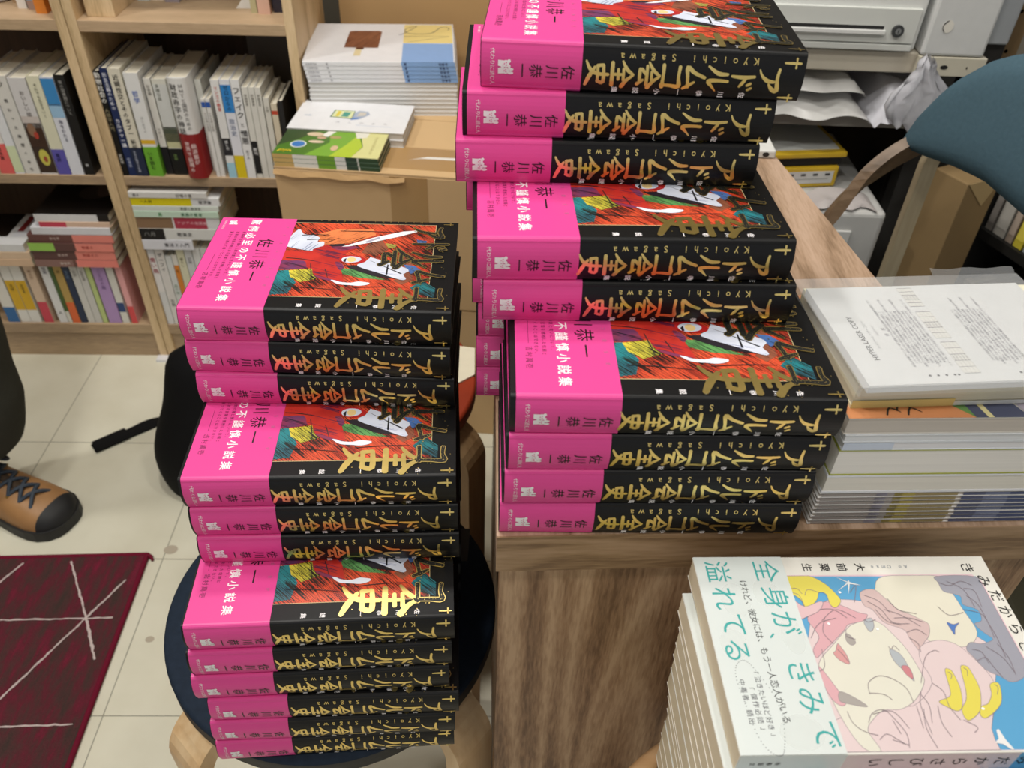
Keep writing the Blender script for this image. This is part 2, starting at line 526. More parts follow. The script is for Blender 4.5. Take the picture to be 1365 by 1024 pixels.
PALE_ART = [('sky', [(1.0, 112.7), (177.1, 111.5), (179.5, 99.1), (182.4, 43.8), (166.5, -8.7), (3.1, -6.2), (2.9, 100.6)]), ('hair_pale', [(70.4, 91.9), (99.1, 93.6), (129.1, 81.4), (162.4, 63.9), (150.7, 32.2), (139.5, 12.8), (127.1, -9.5), (26.9, -7.9), (55.3, 65.0)]), ('cream', [(118.3, 111.9), (153.0, 111.7), (153.2, 102.5), (156.2, 99.4), (157.8, 87.1), (159.2, 71.5), (148.9, 62.2), (135.5, 64.1), (127.9, 66.1), (122.2, 81.5), (108.4, 95.2), (109.2, 102.8)]), ('hair_grey', [(151.7, 111.6), (177.0, 111.0), (179.5, 99.1), (179.7, 78.0), (178.9, 54.5), (174.3, 43.9), (164.6, 39.5), (159.1, 43.2), (152.8, 47.3), (149.7, 54.9), (147.6, 60.4), (152.0, 64.9), (158.2, 63.9), (166.4, 66.7), (163.1, 71.5), (160.3, 77.2), (165.7, 79.5), (166.6, 87.0), (159.5, 90.7), (160.6, 96.2), (157.6, 98.3), (151.4, 100.4), (150.9, 106.8)]), ('hair_rose', [(98.6, 99.8), (107.8, 102.3), (113.4, 94.6), (117.7, 87.4), (124.1, 83.9), (128.8, 80.4), (132.2, 77.1), (129.5, 69.9), (123.7, 64.3), (119.8, 58.9), (116.9, 68.1), (115.7, 73.8), (105.7, 78.8), (102.0, 87.6), (98.0, 90.7)]), ('hair_pale', [(121.3, 62.5), (133.1, 66.5), (142.2, 64.1), (148.1, 56.6), (153.8, 42.4), (150.7, 32.2), (139.5, 12.8), (127.1, -9.5), (26.9, -7.9), (56.5, 18.8), (83.3, 24.0), (91.5, 28.8), (102.2, 26.2), (118.2, 39.4), (117.5, 53.4)]), ('face', [(80.8, 73.8), (86.4, 77.6), (97.0, 80.7), (103.6, 77.8), (107.8, 71.0), (112.2, 60.8), (114.6, 46.3), (113.7, 39.5), (104.4, 29.4), (94.4, 24.4), (84.9, 24.0), (76.6, 18.5), (71.9, 12.3), (74.9, 1.6), (66.3, 3.2), (60.6, 17.1), (57.4, 38.5), (57.9, 52.3), (69.9, 64.0)]), ('hair_pink', [(60.5, 82.1), (70.4, 91.9), (79.5, 92.8), (92.7, 85.7), (97.6, 84.1), (93.2, 79.8), (83.9, 77.6), (80.0, 73.8), (70.5, 65.8), (61.5, 58.6), (57.7, 55.9), (57.5, 61.3), (63.1, 68.6), (62.4, 74.4)]), ('hair_pink', [(57.3, 50.5), (62.0, 40.0), (65.4, 29.1), (62.3, 26.7), (58.7, 30.1), (56.6, 38.4)]), ('shade_grey', [(79.9, 71.3), (82.4, 70.0), (83.9, 65.6), (81.0, 63.7), (78.8, 66.3)]), ('shade_grey', [(64.3, 35.0), (71.1, 31.5), (76.5, 26.0), (65.9, 28.0), (62.2, 30.0)]), ('lips', [(72.9, 64.8), (74.3, 62.0), (75.7, 57.5), (75.4, 51.7), (70.7, 54.0), (68.4, 58.5), (70.3, 60.3)]), ('eye_grey', [(102.2, 60.8), (106.9, 58.1), (108.6, 51.8), (108.7, 40.8), (105.6, 46.5), (101.9, 53.6)]), ('eye_pink', [(104.9, 50.0), (108.7, 49.9), (109.3, 44.7), (108.0, 42.1), (105.3, 45.6)]), ('eye_blue', [(143.8, 78.3), (147.1, 76.9), (151.0, 77.9), (147.2, 74.4), (144.9, 70.0), (144.2, 73.2)]), ('eye_grey', [(94.0, 79.8), (99.0, 81.7), (98.6, 75.9), (95.1, 72.5), (93.7, 75.9)]), ('glove', [(128.9, 47.1), (131.7, 47.9), (133.0, 45.2), (132.8, 35.8), (129.3, 25.8), (125.4, 22.9), (120.8, 25.2), (117.4, 28.5), (124.3, 31.2), (126.6, 35.1)]), ('glove', [(138.7, 48.7), (141.7, 49.9), (143.5, 47.8), (144.0, 37.3), (142.0, 30.6), (137.5, 22.5), (128.8, 17.4), (127.9, 23.4), (132.9, 29.1), (135.7, 35.8)]), ('glove', [(150.8, 38.2), (154.8, 39.5), (156.1, 37.2), (151.5, 26.8), (140.0, 18.9), (136.9, 20.5), (139.8, 25.3), (144.3, 27.0), (148.8, 32.3)]), ('glove', [(53.3, 114.5), (69.8, 112.6), (78.7, 106.6), (83.8, 97.9), (84.4, 93.4), (80.0, 89.2), (77.3, 91.4), (77.1, 98.9), (73.1, 100.0), (70.7, 95.6), (65.8, 90.9), (61.1, 90.0), (60.4, 94.4), (57.4, 98.1), (52.2, 101.3)]), ('hand_pink', [(54.9, 95.1), (61.1, 90.0), (70.9, 93.5), (73.1, 92.3), (68.8, 86.9), (60.7, 83.1), (55.4, 82.2)]), ('sky_dark', [(70.2, -2.9), (75.3, 0.8), (80.4, -1.5), (80.5, -5.2), (76.8, -8.7), (66.5, -8.6)]), ('star', [(94.6, 109.3), (94.7, 107.6), (101.4, 105.0), (94.4, 106.1), (91.3, 98.9), (93.1, 106.2), (83.6, 100.0), (93.2, 107.2), (86.2, 112.1), (93.6, 107.8)]), ('star', [(141.5, 12.0), (143.2, 12.5), (144.1, 6.6), (147.2, -1.0), (141.5, 4.3), (137.6, 5.1), (140.7, 7.4)])]
PALE_LINES = [[(151.4, 106.7), (156.8, 104.5), (165.4, 107.7), (171.1, 104.5)], [(164.8, 102.4), (171.0, 100.3), (170.1, 89.0)], [(164.2, 97.2), (168.4, 91.0), (169.0, 81.1)], [(168.9, 77.2), (169.3, 67.5), (168.1, 54.7)], [(150.5, 53.0), (156.4, 54.8), (158.0, 49.4), (160.3, 42.4)], [(150.6, 60.3), (155.6, 58.4), (156.4, 51.2)], [(167.5, 63.8), (169.8, 54.6), (168.5, 43.9)], [(100.5, 97.8), (107.8, 93.6), (111.7, 85.5)], [(100.8, 93.6), (107.2, 87.6), (110.8, 78.7), (120.7, 77.6)], [(103.8, 87.6), (107.7, 79.6), (115.2, 76.7)], [(112.8, 81.6), (122.2, 81.5), (129.7, 78.5)], [(116.7, 71.8), (123.4, 73.7), (127.8, 69.8)], [(116.9, 68.1), (120.4, 64.3), (119.8, 58.9)], [(73.7, 17.0), (78.0, 22.5), (84.9, 24.0), (88.9, 18.4), (92.0, 10.4), (90.5, 2.9)], [(76.3, 7.6), (81.3, 10.6), (86.2, 7.4), (89.1, 5.1)], [(107.1, 24.5), (104.0, 13.3), (105.6, 2.5), (104.7, -6.3)], [(115.6, 26.0), (113.8, 16.4), (115.8, 8.5)], [(91.8, 29.6), (88.3, 33.0), (80.6, 33.9)], [(56.2, 47.1), (60.6, 50.5), (62.4, 61.3)], [(80.8, 73.8), (80.1, 69.4), (84.5, 67.5)], [(102.1, 62.7), (103.1, 60.9), (105.6, 63.0), (107.6, 59.8)], [(94.4, 80.8), (96.3, 78.9), (101.3, 80.7)], [(130.1, 46.2), (131.5, 44.4), (130.0, 41.8)], [(140.3, 48.6), (141.6, 46.9), (140.3, 43.4)], [(153.3, 38.1), (154.5, 36.4), (152.0, 32.2)], [(63.6, 98.0), (66.7, 102.2), (73.1, 100.0)], [(54.2, 102.2), (59.9, 103.2), (62.2, 99.1)], [(92.4, 99.9), (97.8, 105.0), (92.6, 92.7)], [(68.4, 80.1), (79.5, 87.8), (89.6, 81.8)], [(58.4, 68.7), (66.1, 78.2), (77.6, 81.9)], [(71.5, 61.2), (73.6, 57.5), (75.3, 53.0)], [(118.2, 39.4), (122.4, 34.3), (121.9, 25.9), (124.6, 17.8)], [(109.0, 32.7), (110.9, 26.1), (108.4, 16.4)], [(87.4, 18.3), (89.0, 10.5), (85.4, 1.4), (87.5, -4.6)], [(111.8, 39.5), (120.8, 55.2), (127.7, 59.6), (130.6, 58.7)], [(80.4, 33.1), (82.0, 39.9), (89.3, 44.1), (96.7, 42.2), (102.4, 36.2), (102.9, 27.8)], [(64.3, 23.5), (65.2, 17.0), (69.6, 12.3), (76.4, 9.9)], [(85.4, 1.4), (94.7, 13.5), (89.2, 23.2), (77.8, 21.7)], [(92.2, -7.5), (91.0, 4.3), (83.2, 7.5), (76.4, 1.5)], [(98.1, -7.7), (102.4, 13.4), (103.8, 26.2)], [(105.5, -7.8), (105.8, 10.2), (106.2, 26.1), (109.7, 34.4)], [(126.2, 17.8), (132.1, 13.7), (129.1, 10.7)], [(113.9, 95.5), (117.7, 87.4), (127.8, 84.4)], [(109.0, 87.6), (117.9, 83.5), (126.7, 75.6)], [(69.2, 87.9), (77.8, 87.9), (84.4, 81.8)], [(70.7, 81.9), (66.8, 72.4), (70.2, 64.8)], [(156.4, 107.8), (164.4, 101.3), (165.8, 89.0)], [(157.8, 87.1), (168.2, 83.0), (167.7, 67.6)], [(159.9, 62.0), (166.4, 54.7), (168.6, 45.7)], [(143.0, 89.3), (147.4, 83.2), (156.9, 85.1)], [(61.1, 90.0), (60.1, 98.0), (56.3, 100.1)]]
# ------------------------------------------------------------------ the setting
FL = bpy.data.materials.new('floor_tiles')
FL.use_nodes = True
nt = FL.node_tree
b = nt.nodes['Principled BSDF']
tc = nt.nodes.new('ShaderNodeTexCoord')
mp = nt.nodes.new('ShaderNodeMapping')
mp.inputs['Location'].default_value = (0.5445, -0.5965 + 0.0, 0)
mp.inputs['Rotation'].default_value = (0, 0, math.radians(-2.2))
nt.links.new(tc.outputs['Object'], mp.inputs['Vector'])
br = nt.nodes.new('ShaderNodeTexBrick')
br.offset = 0.0
br.inputs['Scale'].default_value = 1.0
br.inputs['Brick Width'].default_value = 0.3
br.inputs['Row Height'].default_value = 0.277
br.inputs['Mortar Size'].default_value = 0.0009
br.inputs['Mortar Smooth'].default_value = 0.3
br.inputs['Color1'].default_value = lin('dedac6')
br.inputs['Color2'].default_value = lin('dad6c3')
br.inputs['Mortar'].default_value = lin('8d8a7c')
nt.links.new(mp.outputs[0], br.inputs['Vector'])
nz = nt.nodes.new('ShaderNodeTexNoise')
nz.inputs['Scale'].default_value = 9
nz.inputs['Detail'].default_value = 5
nt.links.new(tc.outputs['Object'], nz.inputs['Vector'])
mx = nt.nodes.new('ShaderNodeMix')
mx.data_type = 'RGBA'
mx.blend_type = 'MULTIPLY'
mx.inputs[0].default_value = 0.3
nt.links.new(br.outputs['Color'], mx.inputs[6])
rr = ramp_nodes(nt, nz.outputs['Fac'], [(0.3, 'd8d4c8'), (0.6, 'ffffff')])
nt.links.new(rr.outputs[0], mx.inputs[7])
nt.links.new(mx.outputs[2], b.inputs['Base Color'])
b.inputs['Roughness'].default_value = 0.42

mb = MB()
mb.box(-3, 3, -2.5, 2.6, -0.05, 0, FL)
# worn patches on the floor
for x, y, r in ((-0.571, 0.872, 0.012), (-0.545, 0.70, 0.007)):
    disc(mb, x, y, r, r * 0.8, lambda p, q: (p, q, 0.0003), M('b3a794', 0.6), 14)
struct(mb.build('floor'))
WALL = M('8f8a80', 0.8, var=0.03, scale=8)
mb = MB()
mb.box(-3, 3, 2.6, 2.7, 0, 2.5, WALL)
struct(mb.build('wall_back'))
mb = MB()
mb.box(-3.1, -3, -2.5, 2.7, 0, 2.5, WALL)
struct(mb.build('wall_left'))
mb = MB()
mb.box(3, 3.1, -2.5, 2.7, 0, 2.5, WALL)
struct(mb.build('wall_right'))
mb = MB()
mb.box(-3.1, 3.1, -2.5, 2.7, 2.5, 2.6, M('e6e2da', 0.9))
struct(mb.build('ceiling'))

# ------------------------------------------------------------------ bookcases
SX, SY, SA = -0.7677, 1.3888, math.radians(2.66)

def S(u, d, z):
    """bookcase frame: u along the front, d behind the front"""
    return (SX + u * math.cos(SA) - d * math.sin(SA), SY + u * math.sin(SA) + d * math.cos(SA), z)

OAKX = wood('pale_oak_boards', '9c846a', 'b29878', 'c0a484', 'x', 1.0, 0.55, 5, 4, 3.0)
OAKZ = wood('pale_oak_uprights', 'b89c74', 'd2b68c', 'e2c69e', 'z', 1.0, 0.55, 9, 4, 3.0)
BACK = wood('brown_backing', '4a3a2c', '574434', '604c3a', 'z', 1.0, 0.8, 5, 3)

def bookcase(name, label, u0, u1):
    t = thing(name, label, 'bookcase', S(u0, 0, 0), SA)
    W_ = u1 - u0
    th = 0.0165
    for x in (0, W_ - th):
        m_ = MB()
        m_.box(x, x + th, 0, 0.27, 0.0, 1.6, OAKZ)
        m_.build('upright', t, 0.001)
    for zt in (0.087, 0.427, 0.703, 1.0, 1.3, 1.6):
        m_ = MB()
        m_.box(th, W_ - th, 0.001, 0.262, zt - (0.024 if zt < 0.1 else 0.0185), zt, OAKX)
        m_.build('shelf_board', t, 0.001)
    m_ = MB()
    m_.box(th, W_ - th, 0.006, 0.022, 0.0, 0.063, OAKX)
    m_.build('plinth', t)
    m_ = MB()
    m_.box(th, W_ - th, 0.262, 0.27, 0.0, 1.6, BACK)
    m_.build('back_panel', t)
    return t

bookcase('bookcase', 'pale oak bookcase at the far left, cut off by the photo edge', -0.42, 0.0155)
bcB = bookcase('bookcase', 'pale oak bookcase between the left bookcase and the cardboard boxes', 0.0168, 0.3875)
m_ = MB()
m_.box(-0.022, 0.022, -0.018, 0.0, 0.0, 0.006, M('e2e2e6', 0.5))
m_.build('foot_pad', bcB)

COVERD = 0.0011

def shelf_book(label, u0, u1, h, d, setb, zb, col, bands=(), texts=(), obi=None, group=None, page='e6dfcc', round_=0.0, gloss=0.4, cat='book'):
    """a book standing on a shelf: origin at the foot of the spine's left edge"""
    wd = u1 - u0 - 0.0006
    t = thing('standing_book', label, cat, S(u0, setb, zb), SA, group)
    cm = M(col, gloss)
    c = COVERD
    def sp(a, b):  # spine surface
        k = (a - wd / 2) / (wd / 2)
        return (a, -0.0002 - round_ * (1 - min(1, k * k)), b)
    m_ = MB()
    n = 7 if round_ else 2
    outer = [(wd * i / (n - 1), -round_ * (1 - (2 * i / (n - 1) - 1) ** 2)) for i in range(n)]
    outline = [(0, d)] + outer + [(wd, d), (wd - c, d), (wd - c, c), (c, c), (c, d)]
    m_.prism(outline, lambda a, b_, z: (a, b_, z), 0, h, cm, bool(round_))
    for f0, f1, bc in bands:
        pts = [(wd * i / (n - 1), f0 * h) for i in range(n)] + [(wd * i / (n - 1), f1 * h) for i in range(n - 1, -1, -1)]
        m_.add([sp(*p) for p in pts], [(i, i + 1, 2 * n - 2 - i, 2 * n - 1 - i) for i in range(n - 1)], M(bc, gloss))
    for tx in texts:
        s_, col_, top, size = tx[:4]
        off = tx[4] if len(tx) > 4 else 0.5
        pitch = size * 1.06
        for i, ch in enumerate(s_):
            if ch == ' ':
                continue
            put(m_, ch, lambda a, b_: tuple(Vector(sp(a, b_)) + Vector((0, -0.0002, 0))), wd * off, h * top - size * 0.5 - i * pitch, size, M(col_, 0.5), 'up', 0.012, res=1)
    m_.build('cover', t)
    m_ = MB()
    m_.box(c, wd - c, c, d - 0.002, 0.0015, h - 0.002, pages(page, 'x'))
    m_.build('page_block', t)
    if obi:
        f1, oc = obi[:2]
        m_ = MB()
        e = 0.0004
        hh = h * f1
        o2 = [(-e, d - 0.001)] + [(-e + (wd + 2 * e) * i / (n - 1), y_ - e) for i, (x_, y_) in enumerate(outer)] + [(wd + e, d - 0.001), (wd + 0.0001, d - 0.001)] + [(wd + 0.0001 - (wd + .0002) * i / (n - 1), outer[n - 1 - i][1] - 0.0001) for i in range(n)] + [(-0.0001, d - 0.001)]
        m_.prism(o2, lambda a, b_, z: (a, b_, z), 0.0003, hh, M(oc, gloss), bool(round_))
        for tx in obi[2] if len(obi) > 2 else ():
            s_, col_, top, size, off = tx
            for i, ch in enumerate(s_):
                put(m_, ch, lambda a, b_: tuple(Vector(sp(a, b_)) + Vector((0, -e - 0.0002, 0))), wd * off, hh * top - size * 0.5 - i * size * 1.06, size, M(col_, 0.5), 'up', 0.012, res=1)
        m_.build('paper_band', t)
    return t

Z1 = 0.427
G = 'books on the middle shelf of the right bookcase'
sb = shelf_book
sb('black book with white lettering against the left upright, middle shelf of right bookcase', 0.0335, 0.0452 - .001, 0.193, 0.15, 0.004, Z1, '14120f', texts=[('動物社会の', 'f0eee8', 0.99, 0.0105), ('人類学入門', '8d8468', 0.66, 0.008), ('新装版', 'c8c4bc', 0.22, 0.006)], group=G)
sb('navy blue book with white lettering beside the leftmost black book', 0.0452, 0.0585, 0.198, 0.15, 0.004, Z1, '1d2c56', texts=[('民主主義のための', 'e6e8f2', 0.96, 0.0078), ('カルチャー論', 'f2f2f8', 0.55, 0.0085), ('新書房', 'a8b0c8', 0.18, 0.006)], group=G)
sb('tall cream book with dark navy paper band', 0.0592, 0.0805, 0.198, 0.15, 0.003, Z1, 'dcd6c4', texts=[('近親性交とそのタブー', '22201c', 0.95, 0.0105), ('新版', '22201c', 0.36, 0.0095)], obi=(0.28, '232c44', [('文化人類学の古典', 'b8bccb', 0.9, 0.005, 0.35)]), group=G)
sb('white book with bright green paper band', 0.0835, 0.1085, 0.191, 0.14, 0.003, Z1, 'e4e4e2', texts=[('哲学', '3f66b8', 0.84, 0.011), ('はじめての', 'a8a8a8', 0.6, 0.006)], bands=[(0.33, 0.37, 'e0b42c')], obi=(0.3, '6fae35', [('いま読む', '1c2a10', 0.85, 0.0085, 0.4)]), group=G)
sb('slim white book with short black paper band', 0.1115, 0.1238, 0.179, 0.13, 0.012, Z1, 'dddad2', texts=[('社会論', '77746c', 0.94, 0.006), ('ミドリ', '77746c', 0.5, 0.006)], obi=(0.3, '15151a'), group=G)
sb('white and grey book with dark leaf picture and black band', 0.1262, 0.1505, 0.179, 0.13, 0.010, Z1, 'd6d4c8', bands=[(0.3, 0.45, 'c6c49a'), (0.36, 0.52, '4d5444'), (0.5, 0.95, 'cfd0cc')], texts=[('多様な森', '6a6c60', 0.95, 0.007, 0.3)], obi=(0.29, '101210', [('植物', '6f8a4a', 0.8, 0.006, 0.4)]), group=G)
sb('thick white book with rounded spine and dark red band', 0.156, 0.1905, 0.186, 0.14, 0.001, Z1, 'dfdedb', texts=[('財政赤字の神話', '3c3a38', 0.95, 0.0125, 0.27), ('ＭＭＴと国民のための', '6a6866', 0.95, 0.008, 0.66)], obi=(0.46, '8c1f22', [('世界で話題の', 'f0d8d4', 0.85, 0.0095, 0.33), ('経済書が', 'f0d8d4', 0.8, 0.0095, 0.66)]), round_=0.006, group=G)
sb('thin pale book half hidden behind the thick red banded book', 0.1925, 0.2035, 0.172, 0.13, 0.03, Z1, 'd4d4cc', group=G)
for i, (a, bq) in enumerate(((0.2045, 0.2118), (0.2122, 0.2205))):
    sb(('slim white paperback with blue strip at its head, left one of two', 'slim white paperback with blue strip at its head, right one of two')[i], a, bq, 0.147, 0.1, 0.006, Z1, 'dedcd8', bands=[(0.9, 0.965, '2b57a8')], texts=[('小さな声の記録', '8a8680', 0.84, 0.0048)], group=G)
sb('white book with pale blue edge and small dark label', 0.2285, 0.2432, 0.182, 0.13, 0.003, Z1, 'e3e2e0', bands=[(0.0, 0.16, 'a4d0e2'), (0.24, 0.42, '26262a')], texts=[('リンゴの教室', 'c8483e', 0.94, 0.007), ('話し方', 'eeeeee', 0.4, 0.006)], group=G)
sb('white book with blue top and yellow foot, middle shelf', 0.244, 0.2622, 0.183, 0.13, 0.003, Z1, 'e2e3ea', bands=[(0.68, 0.95, '2d84cc'), (0.0, 0.24, 'e0c71e')], texts=[('ゼロからの', '16344f', 0.95, 0.009), ('政治史', '7a86a0', 0.62, 0.0105)], group=G)
sb('white book with large black title standing beside the blue and yellow book', 0.2628, 0.2782, 0.183, 0.13, 0.003, Z1, 'e6e6e6', texts=[('フェイク', '1c1c1e', 0.93, 0.0135), ('と', '1c1c1e', 0.58, 0.008), ('憎悪', '1c1c1e', 0.51, 0.0135), ('抗う人', '6a6a6e', 0.3, 0.006)], group=G)
for i, (a, bq) in enumerate(((0.2795, 0.2905), (0.2908, 0.3018), (0.302, 0.3125))):
    sb(('first thin cream paperback right of the large black title, with black foot', 'second thin cream paperback right of the large black title', 'third thin cream paperback right of the large black title')[i], a, bq, 0.17, 0.11, 0.004, Z1, 'dcdad2', bands=[(0.05, 0.42, '1a1a1c')] if i == 0 else [], texts=[('評論選書', '85827a', 0.93, 0.005)] + ([('新刊', 'e8e8e8', 0.35, 0.007)] if i == 0 else []), group=G)
sb('short cream paperback with plain spine near the right upright', 0.3138, 0.324, 0.152, 0.105, 0.004, Z1, 'd8d5cb', texts=[('文庫', '8a877e', 0.9, 0.005)], group=G)
sb('small beige paperback with red mark near the right upright', 0.3255, 0.3365, 0.142, 0.105, 0.004, Z1, 'd8ccb4', bands=[(0.86, 0.91, 'c2462c')], group=G)
sb('small black paperback touching the right upright', 0.3385, 0.3475, 0.147, 0.105, 0.004, Z1, '1c1a1c', group=G)
# grey card leaning at the back of that shelf
mb = MB()
mb.box(0, 0.13, 0, 0.004, 0, 0.225, M('7d756c', 0.7, bump=0.3))
o = mb.build('grey_card_sheet')
o.location = S(0.236, 0.232, Z1)
o.rotation_euler = (math.radians(-4), 0, SA)
tag(o, 'grey card sheet leaning at the back of the middle shelf behind the paperbacks', 'card')

G = 'books on the middle shelf of the left bookcase'
sb('white book with coral pink band at the photo edge', -0.187, -0.1625, 0.16, 0.13, 0.004, Z1, 'e2ded8', obi=(0.36, 'e0625e', [('直木賞', '5a2624', 0.9, 0.008, 0.5)]), group=G)
sb('thin white book with pale green foot, left bookcase', -0.1618, -0.1445, 0.18, 0.13, 0.004, Z1, 'dfe0e2', bands=[(0.02, 0.3, 'd3dcb4')], texts=[('くじらの海', '7a94b4', 0.9, 0.009)], group=G)
sb('pale grey book with widely spaced small black characters', -0.1428, -0.1165, 0.181, 0.135, 0.004, Z1, 'd6d3cc', texts=[('ク', '2a2826', 0.95, 0.011), ('教', '3a3836', 0.78, 0.007), ('わ', '3a3836', 0.69, 0.007), ('っ', '3a3836', 0.6, 0.007), ('た', '3a3836', 0.51, 0.007), ('履', '3a3836', 0.42, 0.007), ('歴', '3a3836', 0.33, 0.007), ('の', '3a3836', 0.24, 0.006), ('本', '3a3836', 0.15, 0.007), ('社', '3a3836', 0.07, 0.006)], group=G)
t = sb('white book with brown painting and yellow avocado on spine', -0.1152, -0.0845, 0.178, 0.135, 0.004, Z1, 'd2cfce', bands=[(0.02, 0.55, '3a2a20'), (0.5, 0.62, 'c8beb8'), (0.3, 0.5, '6e5040')], texts=[('おいしい話', '6a625e', 0.88, 0.009, 0.55)], group=G)
m_ = MB()
disc(m_, 0.0165, 0.033, 0.009, 0.016, lambda a, b_: (a, -0.0006, b_), M('c8bf54', 0.5))
disc(m_, 0.0175, 0.030, 0.0035, 0.006, lambda a, b_: (a, -0.0008, b_), M('a04a34', 0.5))
disc(m_, 0.011, 0.085, 0.007, 0.013, lambda a, b_: (a, -0.0006, b_), M('8c6a52', 0.5))
disc(m_, 0.016, 0.075, 0.004, 0.007, lambda a, b_: (a, -0.0008, b_), M('b03c2c', 0.5))
m_.build('spine_picture', t)
sb('cream book with violet paper band', -0.0825, -0.0605, 0.182, 0.135, 0.004, Z1, 'dcd9bf', texts=[('それでも生きていく', '6a6a52', 0.93, 0.0065)], obi=(0.27, '5c55a8', [('書評', '24205a', 0.85, 0.008, 0.4)]), group=G)
sb('sky blue and white book standing beside a black book', -0.0598, -0.037, 0.181, 0.135, 0.004, Z1, 'dcdde4', bands=[(0.72, 0.985, '3c88c4'), (0.6, 0.74, '9cc0dc')], texts=[('海をわたる', '5a5a70', 0.58, 0.008)], group=G)
sb('black book with fine white lettering against the seam of the two bookcases', -0.0355, -0.0175, 0.185, 0.135, 0.004, Z1, '131211', texts=[('夜の図書館について', '9a9894', 0.95, 0.0066), ('新', 'd8d8d8', 0.12, 0.006)], group=G)

Z0 = 0.087
G = 'books standing on the lowest shelf of the left bookcase'
for lab, a, bq, col, bands, tx in (
    ('white book with blue foot left of the yellow banded pair', -0.297, -0.273, 'e0dcd4', [(0.0, 0.26, '2866a0')], []),
    ('left book of the white pair with wide yellow bands', -0.2705, -0.2505, 'e4e2dc', [(0.22, 0.72, 'd8ac20')], [('文学', '5a4a10', 0.66, 0.008)]),
    ('right book of the white pair with wide yellow bands', -0.25, -0.2285, 'e4e2dc', [(0.22, 0.72, 'd8ac20')], [('文学史', '5a4a10', 0.66, 0.007)]),
    ('peach book with crimson foot', -0.2225, -0.203, 'd9bfa6', [(0.0, 0.36, 'cf4456')], [('夢の日', '9a7a60', 0.9, 0.007)]),
    ('white hardcover between the peach and green books', -0.191, -0.1735, 'e3e3e3', [], [('短歌', '7a7a86', 0.95, 0.008), ('人', '505058', 0.2, 0.008)]),
    ('narrow dark green book', -0.173, -0.1645, '45602c', [(0.0, 0.2, 'd8d6cc')], []),
    ('mustard book with orange foot', -0.164, -0.1475, 'b99a56', [(0.0, 0.36, 'e06a38')], [('旅', '6a5420', 0.9, 0.007)]),
    ('thin navy book on the lowest left shelf', -0.1465, -0.133, '1f2f4c', [], [('波の話', '7a94b4', 0.9, 0.006)]),
    ('first grey white book left of the pale green one', -0.1315, -0.117, 'd0cec8', [], [('批評', '86847e', 0.9, 0.007)]),
    ('second grey white book touching the pale green one', -0.1165, -0.102, 'cbc9c4', [], [('批評空間', '86847e', 0.9, 0.006)]),
    ('thin pale green book', -0.1005, -0.0905, 'bccb86', [], []),
    ('wide lilac book', -0.088, -0.062, 'b292c4', [], [('ことばの庭', '7a5c92', 0.92, 0.009)]),
    ('white book with small navy label', -0.06, -0.0455, 'dcdad2', [(0.2, 0.36, '2a4478')], []),
    ('thin pink book leaning on the seam of the bookcases', -0.041, -0.0285, 'e8a8a8', [(0.0, 0.3, 'd84c50')], [])):
    sb(lab + (', lowest shelf' if 'lowest' not in lab else ''), a, bq, 0.144, 0.11, 0.006, Z0, col, bands, tx, group=G)

G = 'books standing on the lowest shelf of the right bookcase'
for i, (lab, a, bq, h, col, bands, tx) in enumerate((
    ('white book with dark red stripe against the left upright', 0.0345, 0.0485, 0.182, 'd9d9d9', [(0.45, 0.95, 'e6e2e0')], [('青い鳥', '9a2a3c', 0.9, 0.012)]),
    ('white book with bold grey title', 0.0492, 0.0662, 0.184, 'dedad6', [], [('ザーフィ', '5a5856', 0.95, 0.0105), ('全集', '8a8886', 0.35, 0.009)]),
    ('white book with faint green printing', 0.067, 0.0795, 0.168, 'd6d8d6', [], [('森の本', '8aa08c', 0.6, 0.008)]),
    ('white book with orange band', 0.080, 0.0905, 0.17, 'e0dcd4', [(0.35, 0.86, 'd88430')], [('冬', '7a4410', 0.8, 0.007)]),
    ('cream book beside the orange banded book', 0.0912, 0.1062, 0.183, 'dcd9bc', [], [('暮らし', '8a866a', 0.9, 0.007)]),
    ('pale grey book right of the cream one', 0.107, 0.1225, 0.184, 'd2d3d4', [], [('記録', '8a8a8c', 0.9, 0.007)]),
    ('white book second from the pink top book', 0.1232, 0.1385, 0.186, 'dcdcda', [], []),
    ('white book closest to the pink top book', 0.139, 0.1545, 0.186, 'd4d2ce', [], []))):
    sb(lab + ', lowest shelf', a, bq, h, 0.12, 0.004, Z0, col, bands, tx, group=G)

# things on the top visible shelf
Z2 = 0.703
G = 'books on the upper shelf of the left bookcase'
sb('orange book on the upper shelf beside the seam', -0.0415, -0.0235, 0.18, 0.12, 0.03, Z2, 'd8802c', group=G)
sb('brown and blue book beside the orange book, upper shelf', -0.062, -0.0435, 0.18, 0.12, 0.05, Z2, 'a88c80', bands=[(0.08, 1, '8fa6b8')], group=G)
sb('white book left of the brown and blue one, upper shelf', -0.082, -0.0665, 0.18, 0.12, 0.055, Z2, 'e0dad2', group=G)
sb('tan book behind the white one, upper shelf', -0.104, -0.086, 0.16, 0.11, 0.085, Z2, 'a88a66', group=G)
mb = MB()
mb.lathe([(0.0, 0.001), (0.022, 0.001), (0.026, 0.006), (0.027, 0.07), (0.025, 0.07), (0.024, 0.008), (0.0, 0.006)], M('d8d8de', 0.3), 28)
o = mb.build('white_cup')
o.location = S(-0.139, 0.10, Z2)
tag(o, 'white cup at the photo corner on the upper shelf of left bookcase', 'cup')
mb = MB()
mb.box(0, 0.046, 0, 0.16, 0, 0.24, OAKZ)
o = mb.build('wooden_divider_block', None, 0.001)
o.location = S(0.0445, 0.02, Z2)
o.rotation_euler = (0, 0, SA)
tag(o, 'pale oak divider block standing on the upper shelf of right bookcase', 'divider')
G = 'books on the upper shelf of the right bookcase'
